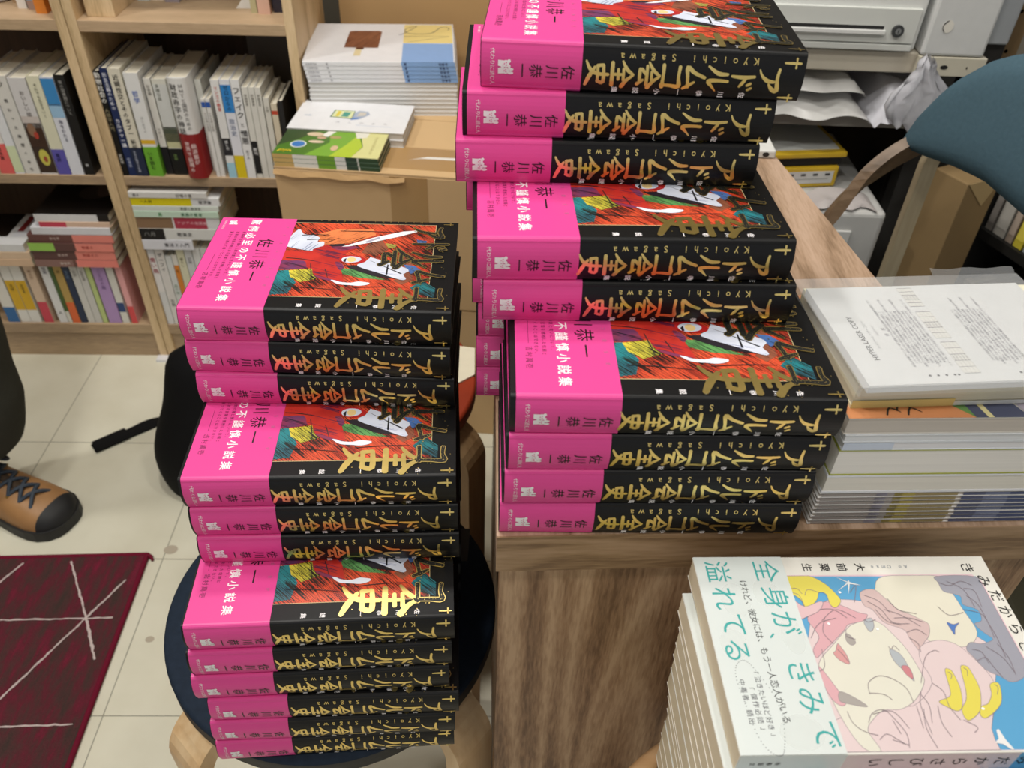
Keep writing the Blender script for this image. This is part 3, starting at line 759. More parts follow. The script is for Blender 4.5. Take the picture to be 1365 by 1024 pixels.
sb('pale blue book at the back beside the oak divider', 0.096, 0.117, 0.15, 0.1, 0.115, Z2, 'b8c4c4', group=G)
sb('cream book at the back second from the oak divider', 0.118, 0.142, 0.15, 0.1, 0.118, Z2, 'd8d0c0', group=G)
sb('mauve grey book at the back third from the oak divider', 0.145, 0.17, 0.15, 0.1, 0.11, Z2, '9a9098', group=G)
sb('pale pink book on the upper shelf near right upright', 0.317, 0.338, 0.15, 0.11, 0.055, Z2, 'd8b09c', group=G)
sb('thin yellow green book beside the pale pink one, upper shelf', 0.304, 0.315, 0.15, 0.11, 0.06, Z2, 'b8b088', group=G)
sb('dark navy book on the upper shelf touching right upright', 0.341, 0.3695, 0.15, 0.11, 0.065, Z2, '242030', group=G)
mb = MB()
mb.box(0, 0.07, 0, 0.0012, 0, 0.09, M('e4e2dc', 0.5))
o = mb.build('price_card')
o.location = S(0.273, 0.085, Z2 + 0.0005)
o.rotation_euler = (0.0, math.radians(40), SA)
tag(o, 'white card standing on its corner on the upper shelf', 'card')

# ------------------------------------------------------------------ lying books
def flat_book(label, loc, rz, L_, D_, T_, col, group=None, page='e6dfcc', spine=True, bands=(), texts=(), art=None, name='lying_book', cat='book', gloss=0.4, c=0.0009):
    """a book lying flat: origin at the left end of its front edge; spine to the front (or to the back)"""
    t = thing(name, label, cat, loc, rz, group)
    cm = M(col, gloss)
    m_ = MB()
    if spine:
        prof = [(D_, 0), (D_, c), (c, c), (c, T_ - c), (D_, T_ - c), (D_, T_), (0.0004, T_), (0, T_ - 0.0005), (0, 0.0005), (0.0004, 0)]
    else:
        prof = [(0, c), (0, 0), (D_ - .0004, 0), (D_, .0005), (D_, T_ - .0005), (D_ - .0004, T_), (0, T_), (0, T_ - c), (D_ - c, T_ - c), (D_ - c, c)]
    m_.prism(prof, lambda a, b_, x: (x, a, b_), 0, L_, cm)
    for x0, x1, bc in bands:
        if spine:
            m_.add([(x0 * L_, -0.0002, 0), (x1 * L_, -0.0002, 0), (x1 * L_, -0.0002, T_), (x0 * L_, -0.0002, T_)], [(0, 1, 2, 3)], M(bc, gloss))
    for tx in texts:
        s_, col_, x_, size = tx[:4]
        for i, ch in enumerate(s_):
            put(m_, ch, lambda a, b_: (a, -0.0004, b_), x_ * L_ + (i + .5) * size * 1.1, T_ / 2, size, M(col_, 0.5), 'up', 0.015, res=1)
    if art:
        art(m_, T_ + 0.0002)
    m_.build('cover', t)
    m_ = MB()
    if spine:
        m_.box(0.001, L_ - 0.001, c, D_ - 0.001, c, T_ - c, pages(page, 'z'))
    else:
        m_.box(0.001, L_ - 0.001, 0.001, D_ - c, c, T_ - c, pages(page, 'z'))
    m_.build('page_block', t)
    return t

fb = flat_book

def SHL(u, dep, z):
    return S(u, dep, z)

# pile on the standing books, left bookcase
G = 'books lying on the lowest shelf of the left bookcase'
zz = Z0 + 0.1445
for i, (lab, u0, u1, th, dep, D_, col, bands, tx) in enumerate((
    ('peach and brown book lying at the bottom of the lowest left pile', -0.187, -0.0255, 0.0152, -0.004, 0.12, '6a4840', [(0.0, 0.46, '8c6a62'), (0.5, 1.0, 'e8867a')], [('新世界', 'd8c8c0', 0.3, 0.006)]),
    ('peach and brown book lying second from the bottom of the pile', -0.186, -0.026, 0.0185, -0.003, 0.12, '5e3e3a', [(0.52, 1.0, 'e88a7c')], [('新世界', 'c8b4ac', 0.3, 0.006), ('物語る力', 'a83c30', 0.6, 0.007)]),
    ('peach and brown book with lime label in the left pile', -0.187, -0.0238, 0.0165, -0.005, 0.12, '5e3e3a', [(0.0, 0.3, '9ccc5a'), (0.55, 1.0, 'e88a7c')], [('物語る', 'a83c30', 0.62, 0.007)]),
    ('peach and brown book lying under the white one in the left pile', -0.1835, -0.0205, 0.0155, -0.002, 0.12, '6a443e', [(0.52, 1.0, 'e88a7c')], [('新世界', 'c8b4ac', 0.25, 0.006)]),
    ('white book lying under the thin pink one in the left pile', -0.172, -0.021, 0.0142, -0.002, 0.12, 'dadade', [], []),
    ('thin pink and cream booklet lying under the black magazine', -0.153, -0.0188, 0.0102, 0.0, 0.12, 'dcbca4', [(0.0, 0.38, 'c84458')], []),
    ('black magazine with white spine on top of the left pile', -0.159, -0.0186, 0.0142, 0.002, 0.19, '15110f', [(0.0, 0.85, 'd8d8d8')], []))):
    th *= 1.08
    fb(lab, SHL(u0, dep, zz), SA, u1 - u0, D_, th, col, G, bands=bands, texts=tx, art=(lambda m_, z: (disc(m_, 0.085, 0.09, 0.03, 0.03, lambda a, b_: (a, b_, z), M('4a403c', 0.3)), disc(m_, 0.105, 0.11, 0.018, 0.04, lambda a, b_: (a, b_, z + .0001), M('6e5c54', 0.3)))) if i == 6 else None)
    zz += th + 0.0002
zz = Z0 + 0.1445
for i, (lab, u0, u1, th, col) in enumerate((('cream book lying lowest in the far left pile', -0.2575, -0.1905, 0.016, 'd8b898'), ('cream book lying in the middle of the far left pile', -0.256, -0.1895, 0.0155, 'dcc0a2'), ('white magazine with black and red cover on top of far left pile', -0.262, -0.197, 0.0165, 'dcdcdc'))):
    a0 = (lambda m_, z: (m_.box(0.075, 0.13, 0.03, 0.12, z - .0001, z, M('1a1410', 0.3)), m_.box(0.14, 0.165, 0.03, 0.12, z - .0001, z, M('d8d8dc', 0.4)), m_.box(0.142, 0.154, 0.05, 0.11, z, z + .0001, M('8c2c2c', 0.4)))) if i == 2 else None
    fb(lab, SHL(u0 - 0.11, -0.004 + .001 * i, zz), SA, u1 - u0 + 0.11 - 0.002, 0.12, th, col, G, art=a0)
    zz += th + 0.0002
# pile on the standing books, right bookcase
G = 'books lying on the lowest shelf of the right bookcase'
zz = Z0 + 0.1865
for i, (lab, u0, u1, th, col, bands, tx) in enumerate((
    ('white book lying lowest in the pile of the right bookcase', 0.0345, 0.1315, 0.022, 'dcdce2', [], [('憲法Ｘ入門', '4a4a4e', 0.42, 0.009)]),
    ('black and white book lying second from below, right bookcase', 0.0345, 0.192, 0.0238, 'dadad6', [(0.0, 0.3, '1a1a1a')], [('八月', '8a8a86', 0.05, 0.01), ('戦後史', '4a4a4a', 0.45, 0.009)]),
    ('brown and white book with red label lying in the pile', 0.0345, 0.1925, 0.0245, 'dedede', [(0.0, 0.43, '8c6f54'), (0.45, 0.84, 'b03a4e')], [('アジアの地図帳', 'e8b0b8', 0.48, 0.0075)]),
    ('pale mint book lying under the white and green one', 0.0345, 0.194, 0.0134, 'c6dcc8', [], [('鳥', '3a8a4a', 0.28, 0.008), ('東南の食卓', '4a7a5a', 0.55, 0.0075)]),
    ('white and green book lying under the yellow one', 0.0345, 0.1965, 0.0105, 'd6dcd4', [], [('島国と経済史', '5a6a5c', 0.55, 0.006)]),
    ('yellow and white book lying second from the top', 0.0345, 0.2005, 0.0165, 'e2e2e2', [(0.0, 0.68, 'e0d018')], [('一人称', '6a6408', 0.1, 0.007), ('経済論', '3a3a3a', 0.76, 0.0075)]),
    ('thin white book on top of the pile in the right bookcase', 0.0345, 0.1795, 0.0118, 'd8d6d2', [], [('語る', '5a5856', 0.05, 0.006), ('記憶の書', '6a6866', 0.6, 0.007)]))):
    fb(lab, SHL(u0, -0.003 + 0.001 * (i % 3), zz), SA, u1 - u0, 0.13, th, col, G, bands=bands, texts=tx)
    zz += th + 0.0002
# ------------------------------------------------------------------ pink banded hardcovers
BL, BW, BT = 0.194, 0.128, 0.0292
BLACK = M('0c0c0e', 0.42, var=0.1, scale=300, bump=0.04, spec=0.3)
PINK = M('e04694', 0.38, var=0.015, scale=40, spec=0.45)
GOLD = M('efd587', 0.33, 1.0, var=0.12, scale=160)
INK = M('16080e', 0.45)
WHITE = M('f2eef0', 0.5)
GREYINK = M('7c1f55', 0.5)
GREYPINK = M('b86a94', 0.5)
BULGE = 0.0026

def bulge(h):
    k = (h - BT / 2) / (BT / 2)
    return BULGE * max(0.0, 1 - k * k)

EC, ES = 0.0007, 0.0003   # lettering heights over cover and spine

def fcover(e):
    return lambda u, v: ((u - BL * 500) / 1000, v * 0.977 / 1000, BT + e)

def fspine(e):
    return lambda u, h: ((u - BL * 500) / 1000, -bulge(h / 1000) - e, h / 1000)

def profile(e, n=10):
    """outside of the case seen from the tail: back board, rounded joint, spine, front board"""
    r = 0.0028
    p = [(BW, -e)]
    for k in range(5):
        a = -PI / 2 - k / 4 * PI / 2
        p.append((r + (r + e) * math.cos(a), r + (r + e) * math.sin(a)))
    for k in range(1, n):
        h = r + (BT - 2 * r) * k / n
        p.append((-e - (bulge(h) - bulge(r)), h))
    for k in range(5):
        a = PI - k / 4 * PI / 2
        p.append((r + (r + e) * math.cos(a), BT - r + (r + e) * math.sin(a)))
    p.append((BW, BT + e))
    return p

def bulge(h, r=0.0028):
    k = (h - BT / 2) / (BT / 2 - r)
    return BULGE * max(0.0, 1 - k * k)

STROKES = {
    'ア': [[(-.44, .34, .045), (-.1, .30, .06), (.36, .38, .085), (.30, .16, .075), (.10, -.02, .03)], [(.02, .2, .05), (-.02, -.1, .075), (-.2, -.36, .04), (-.4, -.48, .02)]],
    'ド': [[(-.14, .48, .05), (-.1, 0, .07), (-.13, -.48, .045)], [(-.05, .12, .05), (.12, 0, .065), (.26, -.1, .045)], [(.12, .36, .05), (.2, .22, .055)], [(.3, .42, .05), (.38, .28, .055)]],
    'ル': [[(-.18, .40, .05), (-.2, 0, .075), (-.44, -.44, .03)], [(.08, .44, .055), (.06, 0, .065), (.1, -.38, .08), (.3, -.2, .045), (.48, -.02, .02)]],
    'ム': [[(-.02, .44, .06), (-.18, 0, .065), (-.36, -.32, .08), (0, -.28, .055), (.38, -.22, .065)], [(.16, .02, .04), (.3, -.2, .065), (.44, -.42, .055)]],
    'コ': [[(-.38, .34, .06), (0, .32, .055), (.36, .36, .09), (.34, 0, .065), (.33, -.40, .06)], [(-.42, -.34, .065), (0, -.33, .055), (.42, -.34, .075)]],
    '会': [[(0, .48, .05), (-.2, .2, .06), (-.48, -.02, .03)], [(.02, .46, .045), (.22, .2, .065), (.48, .0, .08)], [(-.16, .12, .04), (.16, .14, .05)], [(-.36, -.08, .05), (.36, -.06, .065)], [(-.04, -.1, .05), (-.24, -.36, .065), (.24, -.36, .055)], [(.16, -.22, .045), (.34, -.46, .075)]],
    '全': [[(0, .48, .05), (-.2, .2, .065), (-.48, .0, .03)], [(.02, .46, .045), (.22, .2, .07), (.48, .02, .085)], [(-.22, .06, .045), (.22, .08, .055)], [(-.2, -.16, .045), (.2, -.14, .055)], [(0, .06, .05), (0, -.4, .055)], [(-.42, -.42, .065), (.44, -.4, .075)]],
    '史': [[(-.32, .26, .05), (-.28, .0, .065)], [(-.32, .26, .05), (.32, .28, .07), (.28, .02, .065)], [(-.28, .02, .05), (.28, .04, .055)], [(.02, .48, .055), (0, 0, .07), (-.16, -.3, .065), (-.44, -.48, .03)], [(-.24, -.1, .045), (.1, -.32, .08), (.46, -.48, .055)]],
}

def brush(mb, ch, fn, a, b, sa, sb_, m, grow=0.0, n=4):
    for k, st in enumerate(STROKES[ch]):
        # tops of the letters towards +a
        pts = [(a + y * sa, b - x * sb_, wv * (sa + sb_) / 2) for x, y, wv in st]
        ribbon(mb, pts, lift(fn, 1.2e-5 * k), m, grow, n)

def dagger(mb, fn, a, b, s, m):
    ribbon(mb, [(a - s, b, s * .10), (a, b, s * .15), (a + s * .9, b, s * .12)], fn, m, 0, 3)
    ribbon(mb, [(a + s * .35, b - s * .5, s * .13), (a + s * .35, b, s * .08), (a + s * .35, b + s * .5, s * .13)], fn, m, 0, 3)

def emblem(mb, fn, a, b, s, m, hole):
    """the publisher's white mark: two small animal heads side by side; tops towards +a"""
    lv = [0]
    def e(x, y, rx, ry, mm):
        lv[0] += 1
        disc(mb, a + y * s, b - x * s, ry * s, rx * s, lift(fn, 1e-5 * lv[0]), mm, 16)
    mb.poly([(a - .5 * s, b + .44 * s), (a - .5 * s, b + .07 * s), (a - .3 * s, b + .03 * s), (a - .3 * s, b - .03 * s), (a - .5 * s, b - .07 * s), (a - .5 * s, b - .44 * s), (a - .1 * s, b - .42 * s), (a - .1 * s, b + .42 * s)], fn, m)
    e(-.22, .02, .23, .22, m)
    e(-.39, .22, .11, .11, m)
    e(-.07, .22, .11, .11, m)
    e(.23, .0, .21, .22, m)
    e(.12, .32, .10, .2, m)
    e(.36, .32, .10, .2, m)
    g = lambda p, q: tuple(Vector(fn(p, q)) + HOLE_LIFT)
    for x, y in ((-.30, .04), (-.14, .04), (.16, .02), (.30, .02)):
        disc(mb, a + y * s, b - x * s, .045 * s, .035 * s, g, hole, 8)
    for x, y in ((-.22, -.08), (.23, -.09)):
        disc(mb, a + y * s, b - x * s, .03 * s, .05 * s, g, hole, 8)

ART_COL = {
    'teal': hatch('1f7f86', '10201e', 0.75, 800, -0.8, '245a6a'), 'yellow': hatch('d8c642', '1c1a10', 0.8, 900, -0.8, 'a8a83a'),
    'green': hatch('5f9a58', '12201a', 0.7, 900, -0.8), 'orange_light': hatch('e8824c', '4a1c10', 0.35, 900, 0.9),
    'brown': hatch('96563e', '2a120c', 0.55, 900, -0.7), 'blue': hatch('4a70b0', '14203a', 0.6, 900, 2.1),
    'olive': hatch('a8a04a', '20200c', 0.5), 'fur': hatch('d4dae8', '7c86a6', 0.25, 500, 0.5, 'c4cadc'),
    'robe': hatch('c42f26', '5a1a3a', 0.3, 420, -1.2, 'b02420'), 'purple': hatch('6c3560', '2a1230', 0.5, 700, -1.2, '8a3050'),
    'sword': M('e8eaf0', 0.4), 'sword_mark': M('a8a4b8', 0.4), 'dark': M('221c26', 0.4), 'veil': hatch('ccd2e4', '8c94ba', 0.2, 500, -1.3, 'd8dcea'),
    'cross': M('14141c', 0.4), 'hood': M('b41f22', 0.4), 'skull': M('e6c88c', 0.4), 'hand': M('dfe2ee', 0.4),
    'base': hatch('dd5230', '2a0e0a', 0.85, 1000, -0.75, 'c43c24'),
}

def make_hardcover():
    t = thing('hardcover_book', 'pattern', 'book')
    # case with printed jacket
    m_ = MB()
    out = profile(0)
    c = 0.0024
    inn = [(BW, BT - c), (0.0045, BT - c), (0.0025, BT - c - .002), (0.0025, c + .002), (0.0045, c), (BW, c)]
    fn = lambda a, b_, x: (x, a, b_)
    n = len(out)
    poly = out + inn
    m_.prism(poly, fn, -BL / 2, BL / 2, BLACK, False)
    for i, f in enumerate(m_.f):
        pass
    m_.build('jacket', t)
    # pages
    m_ = MB()
    m_.box(-BL / 2 + 0.003, BL / 2 - 0.003, 0.003, BW - 0.003, c, BT - c, pages('e9e2d0', 'z'))
    m_.build('page_block', t)
    # printed picture on the front
    m_ = MB()
    f0 = fcover(0.00010)
    m_.poly([(57.5, 16.9), (176.3, 16.9), (176.3, 126.3), (57.5, 126.3)], fcover(0.00006), M('c8b88a', 0.4))
    m_.poly([(58.0, 17.4), (175.8, 17.4), (175.8, 125.8), (58.0, 125.8)], f0, ART_COL['base'])
    for k, (nm, pl_) in enumerate(PINK_ART):
        m_.poly(round_outline(pl_, 3) if nm in ('fur', 'robe', 'hood', 'skull', 'hand', 'purple', 'veil') else pl_, fcover(0.00014 + 0.000012 * k), ART_COL[nm])
    fl = fcover(0.00052)
    LN = M('2a1c20', 0.5)
    for a, b_, a2, b2, wd in ((70, 105, 92, 106, .35), (75, 98, 95, 99, .3), (100, 113, 150, 112, .3), (70, 30, 110, 26, .3), (84, 62, 88, 40, .3), (96, 55, 100, 42, .3), (64, 70, 86, 66, .35), (120, 30, 160, 32, .3)):
        ribbon(m_, [(a, b_, wd), ((a + a2) / 2, (b_ + b2) / 2 + .8, wd * 1.3), (a2, b2, wd * .5)], fl, LN, 0, 3)
    m_.build('cover_picture', t)
    # gold
    m_ = MB()
    fs = fspine(ES)
    for ch, u in zip('アドルムコ会全史', (174, 158, 143, 129, 115, 101.5, 85.5, 70.5)):
        brush(m_, ch, fs, u, 12.9, 14.2, 16.2, GOLD, 0.1)
    for i, ch in enumerate('Kyoichi Sagawa'):
        if ch != ' ':
            put(m_, ch, fs, 164 - i * 6.08, 23.6, 5.4, GOLD, 'half', 0.008)
    dagger(m_, fs, 186.3, 23.6, 5.0, GOLD)
    dagger(m_, fs, 186.3, 2.6, 4.6, GOLD)
    fg = fcover(0.00058)
    for ch, u, v, su, sv in (('全', 154.5, 16.5, 27, 27), ('史', 126, 17.5, 29, 27)):
        brush(m_, ch, fg, u, v, su, sv, GOLD, 0.3)
    rim = (('ア', 171.5, 112.5, 27, 19), ('ド', 173.5, 92.5, 29, 18), ('ル', 172, 71, 27, 24), ('ム', 174.5, 46.5, 26, 20), ('コ', 176, 22.5, 26, 19), ('会', 148.5, 72.5, 26, 30))
    for ch, u, v, su, sv in rim:
        brush(m_, ch, fg, u, v, su, sv, GOLD, 0.62)
    rd = random.Random(4)
    for ch, u, v, su, sv in rim + (('全', 154.5, 16.5, 27, 27), ('史', 126, 17.5, 29, 27)):
        for k in range(9):
            r_ = 0.25 + 0.3 * rd.random()
            disc(m_, u + (rd.random() - .5) * su * 1.1, v + (rd.random() - .5) * sv * 1.1, r_, r_, fcover(0.00055), GOLD, 6)
    for i, ch in enumerate('Kyoichi Sagawa'):
        if ch != ' ':
            put(m_, ch, fg, 163.5 - i * 6.3, 129.0, 3.6, GOLD, 'half', 0.0)
    dagger(m_, fg, 188, 5.2, 4.6, GOLD)
    dagger(m_, fg, 186.3, 126.8, 4.0, GOLD)
    m_.build('gold_lettering', t)
    m_ = MB()
    fk = fcover(0.00066)
    for ch, u, v, su, sv in rim:
        brush(m_, ch, fk, u, v, su, sv, M('1c1c18', 0.42), -0.05)
    rd = random.Random(9)
    fk2 = fcover(0.00072)
    for ch, u, v, su, sv in rim:
        for st in STROKES[ch]:
            for (x, y, wv) in smooth_line(st, 4):
                r_ = 0.16 + 0.2 * rd.random()
                disc(m_, u + y * su + (rd.random() - .5) * 1.6, v - x * sv + (rd.random() - .5) * 1.6, r_, r_, fk2, GOLD, 5)
    m_.build('black_lettering', t)
    m_ = MB()
    fw_ = fcover(0.0003)
    for ch, u in zip('佐川恭一小説集', (167.2, 153.6, 140, 126.4, 112.8, 99.2, 85.5)):
        put(m_, ch, fw_, u, 5.8, 4.4, WHITE, 'cw', 0.02)
    for ch, u in zip('佐川恭一小説集', (159.5, 146.6, 133.7, 120.8, 107.9, 95, 82)):
        put(m_, ch, fs, u, 3.0, 4.0, WHITE, 'cw', 0.02, cut=True)
    m_.build('white_lettering', t)
    # pink paper band with its own lettering
    m_ = MB()
    e = 0.00035
    o2 = profile(e)
    i2 = [(a, b_) for a, b_ in profile(0.00004)]
    x0, x1 = -BL / 2 + 0.0005, -BL / 2 + 0.0612
    m_.prism(o2 + list(reversed(i2)), fn, x0, x1, PINK, False)
    band = m_.build('paper_band', t)
    eb = 0.0005
    bs, bc = fspine(eb + 0.00012), fcover(eb)
    m_ = MB()
    for ch, u in zip('佐川恭一', (53, 43.3, 33.6, 25.5)):
        put(m_, ch, bs, u, 12.6, 8.8, INK, 'cw', 0.0, cut=True)
    for ch, v in zip('佐川恭一', (91.5, 75.5, 59.5, 43)):
        put(m_, ch, bc, 43.6, v, 13.2, INK, 'cw', 0.0)
    for ch, v in zip('アドルムコ会全史', (117, 104, 91.5, 79, 66.5, 54, 42, 30.5)):
        put(m_, ch, bc, 55.7, v, 3.2, GREYPINK, 'cw')
    m_.build('author_lettering', band)
    m_ = MB()
    for (s_, u, v) in (('新鋭作家が描く人間の業と笑いについて、', 23.2, 107), ('読者は物語の奥にある言葉を標榜した信頼と', 18.2, 107), ('驚きから逃れて帰ってくることはできない。', 13.4, 107)):
        column(m_, s_, bc, u, v, 2.9, -3.55, GREYINK, 'b', 'cw')
    ribbon(m_, [(8.6, 74, .12), (8.6, 62, .12), (8.6, 50, .12)], bc, GREYINK, 0, 2, False)
    column(m_, '吉村萬壱', bc, 8.9, 44.5, 4.8, -5.7, GREYINK, 'b', 'cw')
    m_.build('quote_lettering', band)
    m_ = MB()
    for ch, v in zip('驚愕必至の不謹慎小説集', [124.2 - k * 11.1 for k in range(11)]):
        put(m_, ch, bc, 29.3, v, 8.6, WHITE, 'cw', 0.02)
    m_.build('slogan_lettering', band)
    m_ = MB()
    put(m_, '代わりに読む人', bs, 7.4, 13.6, 3.15, WHITE, 'cw', 0.0, cut=True)
    put(m_, '代わりに読む人', bc, 4.6, 118.5, 2.1, WHITE, 'cw', 0.0)
    m_.build('publisher_lettering', band)
    global HOLE_LIFT
    m_ = MB()
    HOLE_LIFT = Vector((0, -0.00022, 0))
    emblem(m_, bs, 15.4, 14.2, 9.2, WHITE, PINK)
    HOLE_LIFT = Vector((0, 0, 0.00022))
    emblem(m_, bc, 11.4, 122.5, 6.8, WHITE, PINK)
    m_.build('band_emblem', band)
    return t

PROTO = make_hardcover()
USED = [False]

def hardcover(x, y, z, a, label, group, slip=0.0, band=0.0):
    """x, y = middle of the spine's foot"""
    o = PROTO if not USED[0] else copy_tree(PROTO)
    USED[0] = True
    o.location = (x, y, z)
    o.rotation_euler = (0, 0, a)
    tag(o, label, 'book', group)
    for c_ in o.children:
        if c_.name.startswith('paper_band'):
            c_.location.x = band
    return o

STZ, TBZ = 0.4498, 0.7185
G = 'pink banded hardcovers on the round stool'
stool_books = [
    (-.1423, .4741, .0316, 'topmost hardcover on the round stool, whole front cover and pink band showing', .0),
    (-.1434, .4723, .0094, 'hardcover directly under the topmost one on the round stool', .0),
    (-.1409, .4709, .0272, 'hardcover on the round stool, third from the top, lying on a showing cover', .0),
    (-.1342, .3948, .0732, 'hardcover in the middle of the round stool stack with part of its cover showing', .0016),
    (-.1330, .3927, .0726, 'hardcover directly under the middle showing cover of the stool stack', .001),
    (-.1324, .3902, .0718, 'hardcover two below the middle showing cover of the stool stack', .0005),
    (-.1322, .3357, .0915, 'hardcover with the lowest showing cover of the stool stack', .001),
    (-.1343, .3323, .0910, 'hardcover directly under the lowest showing cover of the stool stack', .0012),
    (-.1366, .3298, .0934, 'hardcover fourth from the bottom of the stool stack', .0),
    (-.1294, .3263, .0770, 'hardcover third from the bottom of the stool stack, jutting out to the right', .0),
    (-.1328, .3242, .0807, 'hardcover second from the bottom of the stool stack', .0),
    (-.1339, .3246, .1037, 'bottom hardcover of the front stack, lying on the dark stool seat', .0)]
for i, (x, y, a, lb, bd) in enumerate(stool_books):
    hardcover(x, y, STZ + BT * (11 - i), a, lb, G, 0, bd)
GR = 'hardcovers of the rear column on the round stool'
rd = random.Random(3)
for k in range(6):
    hardcover(-.1385 + rd.uniform(-.0015, .0015), .4715, STZ + BT * k, .09 + rd.uniform(-.006, .006), 'hardcover of the rear column on the round stool, hidden behind the front stack', GR)
for k in range(3):
    hardcover(-.1475 + rd.uniform(-.001, .002), .5335, STZ + BT * (6 + k), .045, 'hardcover of the rear column on the round stool, hidden behind the front stack', GR)

G = 'pink banded hardcovers on the desk'
desk_books = [
    (.0705, .5020, -.0238, 'topmost hardcover of the desk stack, cover cut by the upper photo edge', .0),
    (.0596, .5004, .0255, 'hardcover second from the top of the desk stack, shifted left of the one above', .0025),
    (.0553, .4965, .0436, 'hardcover third from the top of the desk stack, just above a showing cover', .0),
    (.0703, .4283, .0588, 'hardcover with the upper of the two showing covers in the middle of the desk stack', .0025),
    (.0766, .4258, .0437, 'hardcover lying under the upper middle showing cover of the desk stack', .0),
    (.0963, .3537, .0359, 'hardcover with the lowest showing cover of the desk stack, jutting out to the right', .0028),
    (.0949, .3527, .0470, 'hardcover directly under the lowest showing cover of the desk stack', .001),
    (.0933, .3515, .0500, 'hardcover second from the bottom at the front of the desk stack', .0008),
    (.0917, .3511, .0378, 'bottom hardcover at the front edge of the desk', .0)]
for i, (x, y, a, lb, bd) in enumerate(desk_books):
    hardcover(x, y, TBZ + BT * (8 - i), a, lb, G, 0, bd)
for k, (dx, lb) in enumerate(((.0693, 'lowest hardcover of the second column on the desk, only its left end showing'), (.0691, 'second lowest hardcover of the second column on the desk, left end showing'), (.0692, 'third hardcover of the second column on the desk, left end showing'), (.0663, 'uppermost hardcover of the second column on the desk, a sliver of its spine showing'))):
    hardcover(dx, .4860, TBZ + BT * k, .045, lb, G, 0, .001 if k == 2 else 0)
for k, (dx, lb) in enumerate(((.057, 'lower hardcover of the pair behind the middle of the desk stack'), (.0535, 'upper hardcover of the pair behind the middle of the desk stack'))):
    hardcover(dx, .5660, TBZ + BT * (4 + k), .045, lb, G)

# ------------------------------------------------------------------ pale paperbacks
PL, PW, PT = 0.188, 0.127, 0.0185
PALE_COL = {'sky': '62aede', 'sky_dark': '4a92c8', 'cream': 'efead8', 'face': 'eeebdc', 'hair_grey': 'a9a9b6', 'hair_rose': 'dfc4c2', 'hair_pale': 'eed9da', 'hair_pink': 'e8b4bc',
            'shade_grey': 'b4ada8', 'lips': 'e2a4a4', 'eye_grey': 'bcc2c8', 'eye_pink': 'd88c94', 'eye_blue': '5a84cc', 'glove': 'f0e262', 'hand_pink': 'ecc8cc', 'star': 'f8f8f8'}
PRINT = 0.82   # printed inks on the pale cover reflect a little less than the paper

TEAL = M('3aa3a0', 0.4)
LINE = M('8a7c84', 0.5)

